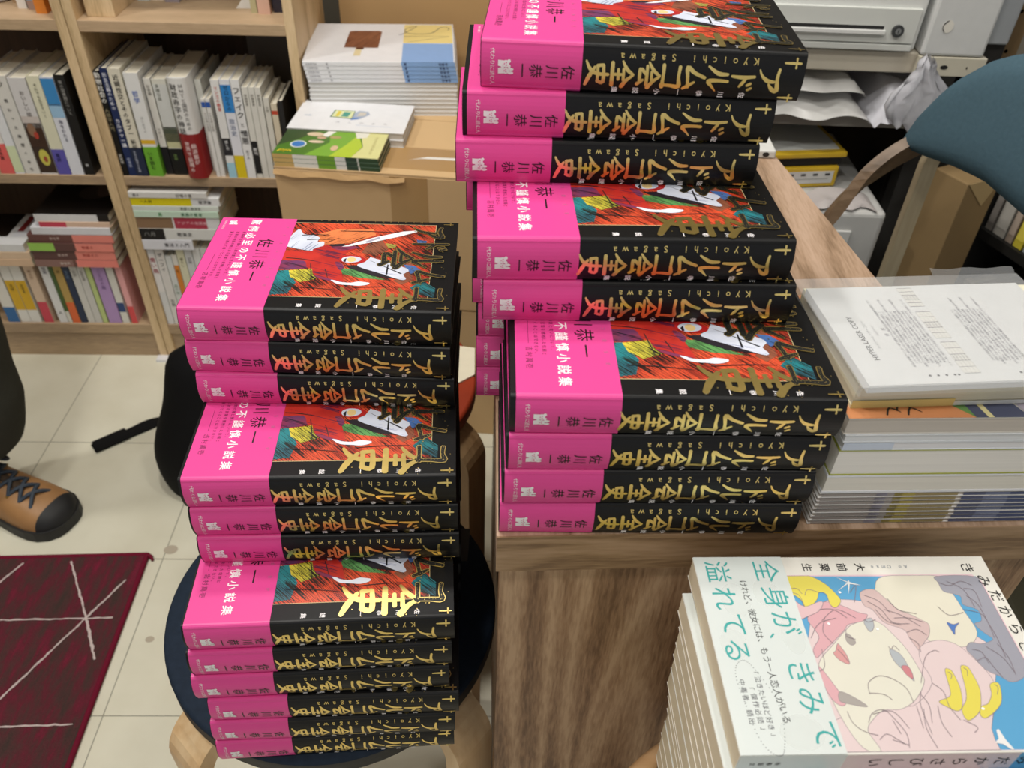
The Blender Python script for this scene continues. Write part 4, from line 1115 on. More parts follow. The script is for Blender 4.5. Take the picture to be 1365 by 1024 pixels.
def make_pale(full):
    t = thing('paperback_book', 'pattern', 'book')
    cm = M('e2dfd7', 0.4)
    c = 0.0006
    m_ = MB()
    prof = [(PW, 0), (PW, c), (c, c), (c, PT - c), (PW, PT - c), (PW, PT), (0.0012, PT), (0.0003, PT - .0004), (0, PT - 0.0012), (0, 0.0012), (0.0003, .0004), (0.0012, 0)]
    m_.prism(prof, lambda a, b_, x: (x, a, b_), -PL / 2, PL / 2, cm)
    m_.build('cover', t)
    m_ = MB()
    m_.box(-PL / 2 + 0.0004, PL / 2 - .0004, c, PW - 0.0004, c, PT - c, pages('e6d8bc', 'z', 1400, 0.88))
    m_.build('page_block', t)
    FC = lambda e: (lambda u, v: ((u - PL * 500) / 1000, v / 1000, PT + e))
    FS = lambda e: (lambda u, h: ((u - PL * 500) / 1000, -e, h / 1000))
    # picture clipped to a rectangle that wraps towards the spine
    def clip(p):
        def cut(pts, inside, inter):
            o = []
            for i in range(len(pts)):
                a, b_ = pts[i - 1], pts[i]
                if inside(b_):
                    if not inside(a):
                        o.append(inter(a, b_))
                    o.append(b_)
                elif inside(a):
                    o.append(inter(a, b_))
            return o
        for ax, lim, sg in ((0, 3.8, 1), (0, 178.3, -1), (1, 1.4, 1), (1, 112.4, -1)):
            p = cut(p, lambda q: (q[ax] - lim) * sg >= 0, lambda a, b_: tuple(a[k] + (b_[k] - a[k]) * (lim - a[ax]) / (b_[ax] - a[ax]) for k in (0, 1)))
            if len(p) < 3:
                return None
        return p
    m_ = MB()
    m_.poly([(3.0, 1.2), (179.2, 1.2), (179.2, 108), (175, 113.2), (3.0, 113.2)], FC(0.00005), M('e2c4cc', 0.4))
    for k, (nm, pl_) in enumerate(PALE_ART):
        q = clip(pl_ if nm in ('star', 'sky') else round_outline(pl_))
        if not q:
            continue
        m_.poly(q, FC(0.00009 + 0.000012 * k), M(PALE_COL[nm], 0.4, var=0.03, gain=PRINT))
        if nm not in ('sky', 'star', 'sky_dark') and full:
            e = FC(0.00010 + 0.000012 * k)
            n = len(q)
            for i in range(n):
                a, b_ = q[i], q[(i + 1) % n]
                ribbon(m_, [(a[0], a[1], .13), (b_[0], b_[1], .13)], e, LINE, 0, 1, False)
    # picture on the spine
    m_.poly([(57, 0.6), (150, 0.6), (150, 17.9), (57, 17.9)], FS(0.00005), M(PALE_COL['hair_pale'], 0.4, gain=PRINT))
    m_.poly([(150, 0.6), (179, 0.6), (179, 17.9), (150, 17.9)], FS(0.00005), M(PALE_COL['sky'], 0.4, gain=PRINT))
    if full:
        for ln in PALE_LINES:
            ribbon(m_, [(a, b_, .15) for a, b_ in ln if 1.5 < b_ < 112 and 4 < a < 178] or [(60, 60, .1), (60.5, 60.5, .1)], FC(0.00046), LINE, 0, 5, False)
        for a, b_ in ((86, 100), (100, 74), (72, 78), (140, 24)):
            disc(m_, a, b_, 0.9, 0.8, FC(0.00047), M('f8f8f8', 0.4), 10)
    m_.build('cover_picture', t)
    # translucent paper band
    m_ = MB()
    e = 0.0006
    BM = M('e4ebe9', 0.35, var=0.03, scale=25, alpha=0.8)
    m_.box(-PL / 2 + .0002, -PL / 2 + 0.0565, 0.0002, PW, PT + e - .00004, PT + e, BM)
    m_.box(-PL / 2 + .0002, -PL / 2 + 0.0565, -0.0002, -0.00015, 0.0003, PT + e, BM)
    band = m_.build('paper_band', t)
    m_ = MB()
    bc, bs = FC(e + .0001), FS(.0004)
    BC = M('c3e0e4', 0.4)
    if full:
        WC = M('f0f4f2', 0.4, alpha=.35)
        for a, b_, ra, rb in ((20, 95, 9, 12), (40, 100, 8, 10), (48, 70, 7, 12), (12, 65, 8, 10), (36, 12, 12, 10)):
            disc(m_, a, b_, ra, rb, FC(e + .00004), WC, 24)
    for (s_, pos) in (('全身が、きみで', ((44.8, 116.0), (45.3, 96.5), (46.6, 78.5), (38.8, 66.5), (46.0, 46.5), (46.2, 29.5), (48.2, 10.5))), ('溢れてる', ((14.0, 115.8), (13.8, 96), (14.4, 78), (12.7, 61)))):
        for ch, (u, v) in zip(s_, pos):
            put(m_, ch, bc, u, v, 17.0 if ch != '、' else 12, TEAL, 'cw', 0.0)
    m_.build('band_title', band)
    m_ = MB()
    INK2 = M('1c1c20', 0.5)
    for i, ch in enumerate('けれど、彼女には、もう一人恋人がいる'):
        put(m_, ch, bc, 27.5 + 2 * i / 17, 106.6 - i * 87.4 / 17, 5.2, INK2, 'cw', 0.0)
    m_.build('tagline_lettering', band)
    m_ = MB()
    GI = M('4c4c54', 0.5)
    for (s_, u, v0, v1) in (('「泣きたいほど好き」', 20.2, 46.5, 11), ('「傑作必読」', 15.4, 37, 14.5), ('中毒者、続出', 10.7, 41, 18.5)):
        for i, ch in enumerate(s_):
            put(m_, ch, bc, u, v0 + (v1 - v0) * i / (len(s_) - 1), 3.9, GI, 'cw', 0.0)
    if full:
        for k in range(64):
            a_ = 2 * PI * k / 64
            u = 17.5 + (9.0 + 1.2 * math.cos(3 * a_)) * math.cos(a_) + 3 * math.sin(a_) * -1
            v = 27.0 + 27.5 * math.sin(a_)
            disc(m_, u, v, .28, .28, bc, GI, 6)
    m_.build('quote_lettering', band)
    m_ = MB()
    for i, ch in enumerate('文藝春秋'):
        put(m_, ch, bs, 8 + i * 4.5, 10, 3.4, INK2, 'cw')
    m_.build('publisher_lettering', band)
    m_ = MB()
    fc = FC(0.0003)
    for ch, u, v in zip('大前粟生', (105.4, 93.8, 82.6, 71.6), (118.9,) * 4):
        put(m_, ch, fc, u, v, 6.6, INK2, 'cw', 0.008)
    GY = M('9aa0a8', 0.5)
    for i, ch in enumerate('Ao Omae'):
        if ch != ' ':
            put(m_, ch, fc, 135 - i * 3.6, 119.2, 3.6, GY, 'half')
    m_.build('author_lettering', t)
    m_ = MB()
    for ch, u, v in zip('きみだからさびしい', (174.6, 180.6, 183, 183.6, 183.8, 183.8, 183.8, 183.8, 183.8), (118, 108, 96.8, 85.4, 73.4, 61.5, 49.5, 37.5, 25.5)):
        put(m_, ch, fc, u, v, 9.0, INK2, 'cw', 0.0)
    m_.build('title_lettering', t)
    m_ = MB()
    for i, ch in enumerate('きみだからさびしい'):
        put(m_, ch, FS(0.0003), 166 - i * 11.6, 9.4, 9.0, INK2, 'cw', 0.0)
    m_.build('spine_lettering', t)
    return t

G = 'pale paperbacks stacked on the green seat'
ang = math.radians(3.08)
dxy = lambda back: (-math.sin(ang) * back, math.cos(ang) * back)
bx, by = 0.2194, 0.2076
rd = random.Random(12)
o = make_pale(True)
o.location = (bx, by, 0.7227 - PT)
o.rotation_euler = (0, 0, ang)
tag(o, 'topmost pale paperback with large teal lettering and pastel picture, bottom right corner', 'book', G)
o = make_pale(False)
WORD = ['second', 'third', 'fourth', 'fifth', 'sixth', 'seventh', 'eighth', 'ninth', 'tenth', 'eleventh', 'twelfth']
proto2 = o
for k in range(12):
    c_ = proto2 if k == 0 else copy_tree(proto2)
    dx = (-.0037, -.0019, -.0008, .0008, .0014, .0012, .0049, .0070, .0092, .0087, .0095, .0098)[k]
    dy = (-.0129, -.0143, -.0140, -.0114, -.0114, -.0120, -.0122, -.0120, -.0118, -.0116, -.0118, -.0120)[k]
    c_.location = (bx + dx, by + dy, 0.7227 - PT * (k + 2))
    c_.rotation_euler = (0, 0, ang + (.014 if k == 0 else rd.uniform(-.006, .006)))
    tag(c_, ('pale paperback, %s from the top of the stack on the green seat' % WORD[k]) if k < 11 else 'bottom pale paperback of the stack, lying on the green seat', 'book', G)
# ------------------------------------------------------------------ desk
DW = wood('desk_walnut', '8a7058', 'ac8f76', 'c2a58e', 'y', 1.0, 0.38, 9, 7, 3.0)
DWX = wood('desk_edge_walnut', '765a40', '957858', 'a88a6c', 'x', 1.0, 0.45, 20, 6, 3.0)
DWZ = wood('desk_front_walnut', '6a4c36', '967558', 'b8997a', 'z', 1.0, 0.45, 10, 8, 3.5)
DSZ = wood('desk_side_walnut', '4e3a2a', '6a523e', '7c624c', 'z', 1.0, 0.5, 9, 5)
desk = thing('desk', 'brown wood grain desk under the taller hardcover stack and the paper pack', 'desk', (0, 0, 0))
FLc, FRc, RRc, RLc = (-.0062, .3445), (.3885, .3742), (.3020, .972), (-.0335, .948)
mb = MB()
top = [FLc, FRc, RRc, RLc]
mb.prism(top, lambda a, b_, z: (a, b_, z), TBZ - 0.036, TBZ - 0.0004, DW)
mb.build('desktop', desk, 0.0012)
# front edging
fd = Vector((FRc[0] - FLc[0], FRc[1] - FLc[1], 0)).normalized()
fa = math.atan2(fd.y, fd.x)
wl = (Vector(FRc) - Vector(FLc)).length
mb = MB()
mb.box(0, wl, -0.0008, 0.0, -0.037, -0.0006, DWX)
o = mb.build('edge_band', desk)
o.location = (FLc[0], FLc[1], TBZ)
o.rotation_euler = (0, 0, fa)
mb = MB()
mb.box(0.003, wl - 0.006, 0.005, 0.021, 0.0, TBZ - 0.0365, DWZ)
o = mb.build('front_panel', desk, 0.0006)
o.location = (FLc[0], FLc[1], 0)
o.rotation_euler = (0, 0, fa)

def side_panel(p, q, inset, nm, m):
    d = (Vector(q) - Vector(p))
    a = math.atan2(d.y, d.x)
    m_ = MB()
    m_.box(0.022, d.length - 0.02, -0.008, 0.008, 0.0, TBZ - 0.0365, m)
    o = m_.build(nm, desk)
    o.location = (p[0] + inset, p[1], 0)
    o.rotation_euler = (0, 0, a)

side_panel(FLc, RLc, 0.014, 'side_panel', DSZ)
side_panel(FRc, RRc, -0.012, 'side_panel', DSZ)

# slim white tray at the far end of the desk
t = thing('white_tray', 'slim white plastic tray at the far end of the desk behind the hardcovers', 'tray', (.2, .93, TBZ))
mb = MB()
mb.box(-0.06, 0.104, 0.002, 0.10, 0, 0.010, M('d8d8d4', 0.4))
mb.build('body', t, 0.002)
mb = MB()
disc(mb, 0.092, 0.005, .004, .003, lambda a, b_: (a, 0.0015, b_), M('161616', 0.4), 12)
mb.build('hole', t)

# ------------------------------------------------------------------ stools
BIRCH = wood('birch_plywood', 'c9a274', 'dab78a', 'e6c89e', 'z', 1.0, 0.4, 8, 3)

def bent_leg(t, ang_, rs, ztop, m, wide=0.048):
    th, R, ro = 0.017, 0.055, rs + 0.022
    pts = [(rs * 0.25, ztop), (ro - R, ztop)]
    pts += [(ro - R + R * math.sin(k / 8 * PI / 2), ztop - R + R * math.cos(k / 8 * PI / 2)) for k in range(1, 9)]
    pts += [(ro, 0.0), (ro - th, 0.0)]
    r2 = R - th
    pts += [(ro - R + r2 * math.cos(k / 8 * PI / 2), ztop - R + r2 * math.sin(k / 8 * PI / 2)) for k in range(0, 9)]
    pts += [(rs * 0.25, ztop - th)]
    m_ = MB()
    ca, sa = math.cos(ang_), math.sin(ang_)
    m_.prism(pts, lambda r, z, w_: (r * ca - w_ * sa, r * sa + w_ * ca, z), wide / 2, -wide / 2, m)
    m_.build('leg', t, 0.0015)

def stool(label, cx, cy, rs, zt, seatm, rimm, angles, legm=BIRCH, th=0.024, cat='stool'):
    t = thing('round_stool', label, cat, (cx, cy, 0))
    m_ = MB()
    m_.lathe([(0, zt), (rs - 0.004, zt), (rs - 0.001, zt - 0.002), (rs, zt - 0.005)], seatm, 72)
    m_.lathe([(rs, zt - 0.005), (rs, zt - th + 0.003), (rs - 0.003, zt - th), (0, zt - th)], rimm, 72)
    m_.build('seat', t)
    for a in angles:
        bent_leg(t, math.radians(a), rs, zt - th - 0.0003, legm)
    return t

NAVY = M('1e2938', 0.75, var=0.35, scale=140, bump=0.25, spec=0.2)
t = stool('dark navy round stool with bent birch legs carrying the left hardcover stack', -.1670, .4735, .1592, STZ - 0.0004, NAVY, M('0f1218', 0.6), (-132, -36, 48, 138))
mb = MB()
mb.box(.115, .128, .055, .098, STZ - .0005, STZ - .0001, M('2e2c2c', 0.5))
mb.build('seat_label', t)
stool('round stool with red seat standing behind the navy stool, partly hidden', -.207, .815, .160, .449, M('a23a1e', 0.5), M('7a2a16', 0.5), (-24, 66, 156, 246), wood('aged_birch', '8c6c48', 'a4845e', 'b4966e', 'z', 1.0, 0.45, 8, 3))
mb = MB()
mb.prism([(-.19, .905), (-.0525, .885), (-.0495, .829), (-.072, .808), (-.21, .83)], lambda a, b_, z: (a, b_, z), .4492, .4517, M('e8e0c8', 0.6))
o = mb.build('paper_envelope')
tag(o, 'cream paper envelope lying on the red stool seat behind the hardcover stacks', 'envelope')

# round seat with green woven cushion under the paperbacks
GW = bpy.data.materials.new('green_weave')
GW.use_nodes = True
nt = GW.node_tree
b = nt.nodes['Principled BSDF']
tc = nt.nodes.new('ShaderNodeTexCoord')
ck = nt.nodes.new('ShaderNodeTexChecker')
ck.inputs['Scale'].default_value = 560
ck.inputs[1].default_value = lin('a8a84e')
ck.inputs[2].default_value = lin('5c6424')
nt.links.new(tc.outputs['Object'], ck.inputs['Vector'])
nt.links.new(ck.outputs['Color'], b.inputs['Base Color'])
b.inputs['Roughness'].default_value = 0.85
gz = 0.7227 - PT * 13 - 0.0004
t = thing('cushioned_stool', 'wooden stool with green woven cushion under the pale paperbacks', 'stool', (.2155, .2005, 0))
TAN = wood('tan_bentwood', 'b08a60', 'c29c72', 'd0ac82', 'x', 1.0, 0.4, 8, 3)
mb = MB()
mb.lathe([(0, gz - .001), (.10, gz), (.134, gz - .0015), (.140, gz - .008), (.140, gz - .02), (0, gz - .02)], GW, 72)
mb.build('cushion', t)
mb = MB()
mb.lathe([(.139, gz - .004), (.142, gz - .001), (.150, gz - .001), (.154, gz - .006), (.154, gz - .034), (.150, gz - .038), (.0, gz - .038), (0, gz - .0205), (.139, gz - .0205), (.139, gz - .004)], TAN, 72)
mb.build('seat_ring', t)
for a in (-45, 48, 135, 225):
    ca, sa = math.cos(math.radians(a)), math.sin(math.radians(a))
    mb = MB()
    mb.tube([(.115 * ca, .115 * sa, gz - .037), (.125 * ca, .125 * sa, .2), (.135 * ca, .135 * sa, 0.0)], [.014, .013, .011], TAN, 14)
    mb.build('leg', t)

# ------------------------------------------------------------------ stack of books beside the hardcovers on the desk
RA = math.radians(3.9)
G = 'books stacked at the right of the desk'
rx, ry = .2015, .3648
zz = TBZ + 0.0002
def stripes(m_, L_, T_, spans):
    for x0, x1, z0, z1, c_ in spans:
        m_.add([(x0 * L_, -.0003, z0 * T_), (x1 * L_, -.0003, z0 * T_), (x1 * L_, -.0003, z1 * T_), (x0 * L_, -.0003, z1 * T_)], [(0, 1, 2, 3)], M(c_, 0.5))

def page_book(label, x, y, rz, L_, D_, T_, cover, page, c=0.0006, spans=(), art=None, axis='z', scale=900):
    """book lying with its cut page edges to the front"""
    t = thing('lying_book', label, 'book', (x, y, zz), rz, G)
    m_ = MB()
    cm = M(cover, 0.4)
    prof = [(0, c), (0, 0), (D_, 0), (D_, T_), (0, T_), (0, T_ - c), (D_ - c, T_ - c), (D_ - c, c)]
    m_.prism(prof, lambda a, b_, x_: (x_, a, b_), 0, L_, cm)
    if art:
        art(m_, T_ + .0002, L_, D_)
    m_.build('cover', t)
    m_ = MB()
    m_.box(0.0006, L_ - .0006, 0.0005, D_ - c, c, T_ - c, pages(page, axis, scale))
    stripes(m_, L_, T_, spans)
    m_.build('page_block', t)
    return t

for k in range(8):
    th = 0.00375
    lab = ['lowest thin booklet of the blue edged pile on the desk', 'second lowest', 'third lowest', 'fourth lowest', 'fifth lowest', 'sixth lowest', 'seventh lowest', 'uppermost thin booklet of the blue edged pile, under the white strip'][k]
    if 0 < k < 7:
        lab += ' thin booklet of the blue edged pile on the desk'
    o = page_book(lab, rx + .0004 * (k % 3), ry + .0003 * (k % 2), RA, .186, .13, th - .0001, 'eeecea', 'bcb2a8', .0005,
                  spans=[(.01, .30, .16, .84, '9a938f'), (.205, .245, .16, .84, '8f8c9a'), (.27, .345, .16, .84, 'a8994a'), (.345, .50, .16, .84, '98885e'), (.52, .60, .16, .84, '4a5274'), (.60, .69, .16, .84, '6a7494'), (.69, .83, .16, .84, '3e4c74'), (.83, 1.0, .16, .84, '8f8890')])
    zz += th
page_book('book with light page edge above the thin blue edged booklets', rx + .001, ry + .0002, RA, .186, .128, .0165, 'e2e4ea', 'ece8dd', .0016, spans=[(.74, 1, .02, .12, 'c8a868')])
zz += .0166
page_book('thick white block with lime green covers in the desk pile', rx + .002, ry + .0004, RA, .186, .13, .0225, 'a3a844', 'f0ede6', .0009, spans=[(.78, 1, .0, .06, '4a3c78')])
zz += .0226
page_book('white booklet with dark green strip at its right in the desk pile', rx + .003, ry + .0004, RA, .186, .13, .0068, 'dfe3ea', 'e8e8ea', .0006, spans=[(.70, .93, .08, .95, '2f7a4a'), (.93, 1.0, .08, .95, '9cc0a4'), (.0, .17, .08, .95, 'c4cede')])
zz += .0069
page_book('thin white booklet above the green striped one', rx + .002, ry + .0002, RA, .186, .13, .0062, 'd8dce0', 'e2e4e6', .0006)
zz += .0063

def manga(m_, z, L_, D_):
    f = lambda a, b_: (a * L_, b_ * D_, z)
    g = lambda a, b_: (a * L_, b_ * D_, z + .0001)
    h = lambda a, b_: (a * L_, b_ * D_, z + .0002)
    m_.poly([(0, 0), (.42, 0), (.36, 1), (0, 1)], f, M('dc9464', 0.4))
    m_.poly([(.34, .12), (.42, 0), (.56, 0), (.52, .14)], lambda a, b_: (a * L_, b_ * D_, z + .00005), M('6c9a54', 0.4))
    m_.poly([(.42, .0), (.60, .0), (.56, .14), (.40, .14)], g, M('4e5470', 0.4))
    m_.poly([(.46, .0), (.48, .0), (.46, .14), (.44, .14)], h, M('e6dca4', 0.4))
    m_.poly([(.60, .0), (.72, .0), (.70, .2), (.56, .2)], g, M('b4acbc', 0.4))
    m_.poly([(.72, 0), (1, 0), (1, 1), (.6, 1)], f, M('ebebea', 0.4))
    for k in range(14):
        a = .73 + .25 * (k / 14)
        ribbon(m_, [(a, .02 + .02 * (k % 3), .0012), (a + .03, .08, .002), (a + .05, .04 + .02 * (k % 2), .001)], h, M('6a6a78', 0.5), 0, 3)
    for a, b_ in ((.13, .02), (.17, .05), (.2, .02)):
        ribbon(m_, [(a, b_, .003), (a + .02, b_ + .05, .004), (a + .05, b_ + .02, .002)], h, M('2a2628', 0.5), 0, 3)
page_book('book with orange comic cover showing under the yellow edged book', rx + .0005, ry + .0010, RA, .187, .13, .0128, 'd8d4cc', 'cac2b8', .0006, art=manga)
zz += .0129
page_book('cream book with yellow cover edge lying under the paper pack', rx + .0035, ry + .0105, math.radians(5.6), .18, .098, .0212, 'ece6c4', 'ece4cc', .0026, spans=[(.0, .36, .0, .28, 'e2cf84'), (.36, .72, .02, .17, 'e8e8e4'), (.72, .77, .02, .17, '8aa83c'), (.77, 1, .02, .17, 'e8e8e4')])
zz += .0213
PA = math.radians(6.7)
t = thing('paper_pack', 'white postcard paper pack in clear plastic sleeve on top of the desk pile', 'paper pack', (.2035, .3600 + .002, zz), PA)
mb = MB()
mb.box(.002, .150, .002, .102, .0004, .0055, pages('f0f1f3', 'z', 1500, .93))
mb.build('paper_stack', t)
mb = MB()
fp = lambda a, b_: (a / 1000, b_ / 1000, .0059)
mb.box(.002, .150, .002, .102, .0056, .0058, M('cfd0d0', 0.4))
KI = M('26262c', 0.5)
GI = M('76767c', 0.5)
def vline(s_, x, y0, size, m_, bold=0.0):
    put(mb, s_, fp, x, y0, size, m_, 'flip', bold, res=2)
vline('HYPER LASER COPY', 17, 47, 5.0, KI, .012)
vline('ハイパーレーザーコピー', 23.5, 50, 2.6, GI)
vline('はがきサイズ', 28, 54, 1.8, GI)
vline('特　厚', 34, 52, 3.0, GI)
rd = random.Random(5)
words = '本品は各種プリンター用に開発された高品位な用紙です印刷面を確認してから給紙してください湿気の多い場所を避けて保管'
for k in range(19):
    x = 37 + k * 2.55 + (0 if k < 10 else 26)
    ln = ''.join(words[(k * 7 + q) % len(words)] for q in range(26 if k % 3 else 34))
    v, f = glyph(ln, .02, 1)
    vline(ln, x, 52 - (10 if k % 3 else 0) * .5, 2.05, GI if k % 2 else M('55555c', 0.5))
    if k in (2, 4, 6, 8, 9, 14, 15, 18):
        disc(mb, x, 9, .9, .9, fp, KI, 8)
# small tables
GT = M('c6c4be', 0.5)
for (x0, x1, y0, y1) in ((63, 73, 78, 99), (63.5, 73.5, 44, 72), (64, 74, 10, 40)):
    mb.poly([(x0, y0), (x1, y0), (x1, y1), (x0, y1)], lambda a, b_: (a / 1000, b_ / 1000, .00585), M('d0cfca', 0.5))
    for k in range(6):
        yy = y0 + (y1 - y0) * k / 5
        mb.box(x0 / 1000, x1 / 1000, yy / 1000 - .00012, yy / 1000 + .00012, .00588, .0060, GI)
    for k in range(5):
        xx = x0 + (x1 - x0) * k / 4
        mb.box(xx / 1000 - .0001, xx / 1000 + .0001, y0 / 1000, y1 / 1000, .00588, .00595, GT)
    for k in range(5):
        put(mb, '00 000 00', fp, x0 + 1.2 + k * 2, (y0 + y1) / 2, 1.7, GI, 'flip', 0, res=1)
mb.build('printed_sheet', t)
SLV = bpy.data.materials.new('clear_plastic')
SLV.use_nodes = True
nt = SLV.node_tree
b = nt.nodes['Principled BSDF']
b.inputs['Base Color'].default_value = (0.86, 0.88, 0.9, 1)
b.inputs['Roughness'].default_value = 0.12
b.inputs['Alpha'].default_value = 0.14
nz = nt.nodes.new('ShaderNodeTexNoise')
nz.inputs['Scale'].default_value = 40
bp = nt.nodes.new('ShaderNodeBump')
bp.inputs['Strength'].default_value = 0.25
bp.inputs['Distance'].default_value = 0.004
nt.links.new(nz.outputs['Fac'], bp.inputs['Height'])
nt.links.new(bp.outputs['Normal'], b.inputs['Normal'])
mb = MB()
mb.box(-.004, .156, -.0006, .112, .0067, .0069, SLV)
mb.box(-.004, -.0037, -.0006, .112, .0002, .0069, SLV)
mb.add([(-.004, -.0006, .0002), (.156, -.0006, .0002), (.156, -.0006, .0069), (-.004, -.0006, .0069)], [(0, 1, 2, 3)], SLV)
rows = [[(.095 + .06 * i / 10, .112 + .003 * j, .0069 + .0007 * math.sin(i * 1.3 + j) * (j > 0) + .0007 * j) for i in range(11)] for j in range(3)]
mb.grid(rows, SLV)
mb.build('plastic_sleeve', t)

# ------------------------------------------------------------------ boxes, magazines and booklets at the back
KR = M('d0ae80', 0.8, var=0.05, scale=14)
KRD = M('c09c6c', 0.8, var=0.05, scale=14)
TAPE = M('b08c5c', 0.25, var=0.04, scale=30)
BXA = math.radians(-3.3)

def carton(label, loc, rz, L_, D_, z0, z1, flap=True, tape=True, m=KR):
    t = thing('cardboard_box', label, 'box', (loc[0], loc[1], z0), rz)
    h = z1 - z0
    m_ = MB()
    m_.box(0, L_, 0, D_, 0, h - .003, m)
    m_.build('body', t, 0.002)
    m_ = MB()
    if flap:
        m_.box(0.0005, L_ - .0005, 0.0005, D_ / 2 - .0008, h - .003, h, m)
        m_.build('flap', t)
        m_ = MB()
        m_.box(0.0005, L_ - .0005, D_ / 2 + .0008, D_ - .0005, h - .003, h, m)
        m_.build('flap', t)
    if tape:
        m_ = MB()
        m_.box(L_ * .5 - .0, L_ * .5 + .06, -.0006, 0, h * .3, h - .004, TAPE)
        m_.build('tape', t)
    return t

t = carton('cardboard box carrying the magazines and booklets, upper of two stacked boxes', (-.3905, 1.2045), BXA, .37, .43, .298, .55)
mb = MB()
mb.poly([(.205, .052), (.225, .06), (.36, .062), (.36, .072), (.235, .068)], lambda a, b_: (a, b_, .2523), M('e6e2dc', 0.6))
mb.build('label_strip', t)
mb = MB()
mb.box(.15, .37, .02, .10, .2520, .2522, TAPE)
mb.build('tape', t)
mb = MB()
rows = [[(x_, -.002 - .002 * math.sin(x_ * 60) ** 2 - .004 * j, .2485 - .008 * j + .002 * math.sin(x_ * 90 + j)) for x_ in [i * .015 for i in range(15)]] for j in range(2)]
mb.grid(rows, KRD, False)
mb.build('torn_edge', t)
carton('lower cardboard box on the floor beneath the magazine box', (-.388, 1.206), BXA, .40, .45, 0.0, .2975)
carton('tall cardboard box standing behind the magazine stack', (-.365, 1.688), math.radians(-1), .41, .3, 0.0, 1.05, tape=False, m=KRD)

G = 'magazines with sky blue spine ends stacked on the cardboard box'
MA = math.radians(5.5)
zz = .5503
rd = random.Random(8)
NUM = ['eighth', 'seventh', 'sixth', 'fifth', 'fourth', 'third', 'second', 'first']
for k in range(8):
    lab = 'white magazine with its pages to the front, %s one below the blue spined magazines' % NUM[k]
    fb(lab, (-.371 + rd.uniform(-.001, .001), 1.409, zz), MA - .006 * (8 - k) / 4, .256, .2, .0073, 'e6e6e6', G, 'dcdad6', spine=False, name='magazine', cat='magazine')
    zz += .0074
for k in range(5):
    def mag_art(m_, z, k=k):
        if k < 4:
            return
        f = lambda a, b_: (a, b_, z)
        g = lambda a, b_: (a, b_, z + .0001)
        h = lambda a, b_: (a, b_, z + .0002)
        m_.poly([(.167, .0), (.256, .0), (.256, .094), (.167, .094)], f, M('86ace0', 0.35))
        m_.poly([(.167, .097), (.256, .097), (.256, .2), (.167, .2)], f, M('ead68e', 0.35))
        m_.poly([(.064, .072), (.124, .07), (.127, .158), (.122, .163), (.072, .162), (.068, .158)], f, hatch('7c4a34', '5a2c1c', .45, 260, .4, '8f5a40'))
        m_.poly([(.083, .03), (.095, .03), (.096, .07), (.085, .07)], f, M('d9c9a0', 0.5))
        m_.poly([(.086, .062), (.099, .062), (.099, .071), (.086, .071)], g, M('5a3020', 0.5))
        BL_ = M('2c3858', 0.5)
        ribbon(m_, [(.157, .14, .0005), (.166, .148, .0007), (.19, .19, .0007), (.17, .175, .0007), (.175, .15, .0007), (.215, .15, .0007), (.236, .186, .0007), (.25, .18, .0007), (.248, .17, .0005)], h, BL_, 0, 6, False)
        ribbon(m_, [(.168, .132, .0005), (.21, .134, .0004), (.25, .133, .0003)], h, BL_, 0, 3, False)
        ribbon(m_, [(.175, .1, .0004), (.21, .116, .0005), (.25, .133, .0003)], h, BL_, 0, 3, False)
    lab = ['lowest', 'second lowest', 'middle', 'second highest', 'topmost'][k]
    lab = 'topmost magazine of the pile, brown ice bar on white, yellow and blue cover' if k == 4 else '%s of the five magazines with sky blue spine ends' % lab
    t = fb(lab, (-.371 - .0012 * k, 1.407 - .0008 * k, zz), MA, .258, .205, .0071, 'e4e4e8', G, 'dcdad6', True, [(.645, 1.0, '86ace0')], [('文芸季刊誌', '9a9aa0', .02, .0035), ('号', '8a8a90', .15, .004), ('夏', '34466e', .66, .005), ('特集号', '34466e', .89, .005)], mag_art, 'magazine', 'magazine', c=.0006)
    zz += .0072

G = 'small white books on the cardboard box'
def white_art(m_, z):
    f = lambda a, b_: (a, b_, z)
    g = lambda a, b_: (a, b_, z + .0001)
    m_.poly([(.06, .052), (.098, .048), (.098, .082), (.062, .084)], f, M('3f6a54', 0.4))
    m_.poly([(.062, .054), (.097, .05), (.097, .080), (.064, .082)], g, M('dfe3b0', 0.4))
    m_.poly([(.068, .056), (.074, .056), (.075, .078), (.069, .079)], lambda a, b_: (a, b_, z + .0002), M('e0cc40', 0.4))
    m_.poly([(.078, .056), (.09, .055), (.092, .075), (.08, .076)], lambda a, b_: (a, b_, z + .0002), M('4a9a8a', 0.4))
    m_.poly([(.098, .046), (.112, .05), (.125, .07), (.12, .082), (.104, .084), (.095, .07)], f, M('a9b4c8', 0.4))
    m_.poly([(.104, .06), (.118, .064), (.118, .078), (.106, .078)], g, M('d0c8bc', 0.4))
    m_.poly([(.096, .044), (.108, .048), (.112, .055), (.1, .054)], g, M('4f80c4', 0.4))
    for k, ch in enumerate('ほんのまち'):
        put(m_, ch, f, .078 + k * .02, .033, .0075, M('a9a9b0', 0.5), 'up')
    m_.poly([(.11, .024), (.17, .022), (.17, .0228), (.11, .0248)], f, M('a4b8d4', 0.5))
    put(m_, '詩集', f, .022, .055, .006, M('b8c8dc', 0.5), 'up')
fb('lower small white book on the cardboard box, under the illustrated one', (-.3845, 1.2960, .5503), math.radians(-2.0), .19, .118, .0118, 'e2e0dc', G, 'd8d2c8', False, name='small_book')
fb('upper small white book with green map drawing on the cardboard box', (-.3880, 1.2985, .5623), math.radians(-2.4), .194, .12, .0118, 'e9e9ec', G, 'd8d2c8', False, art=white_art, name='small_book')

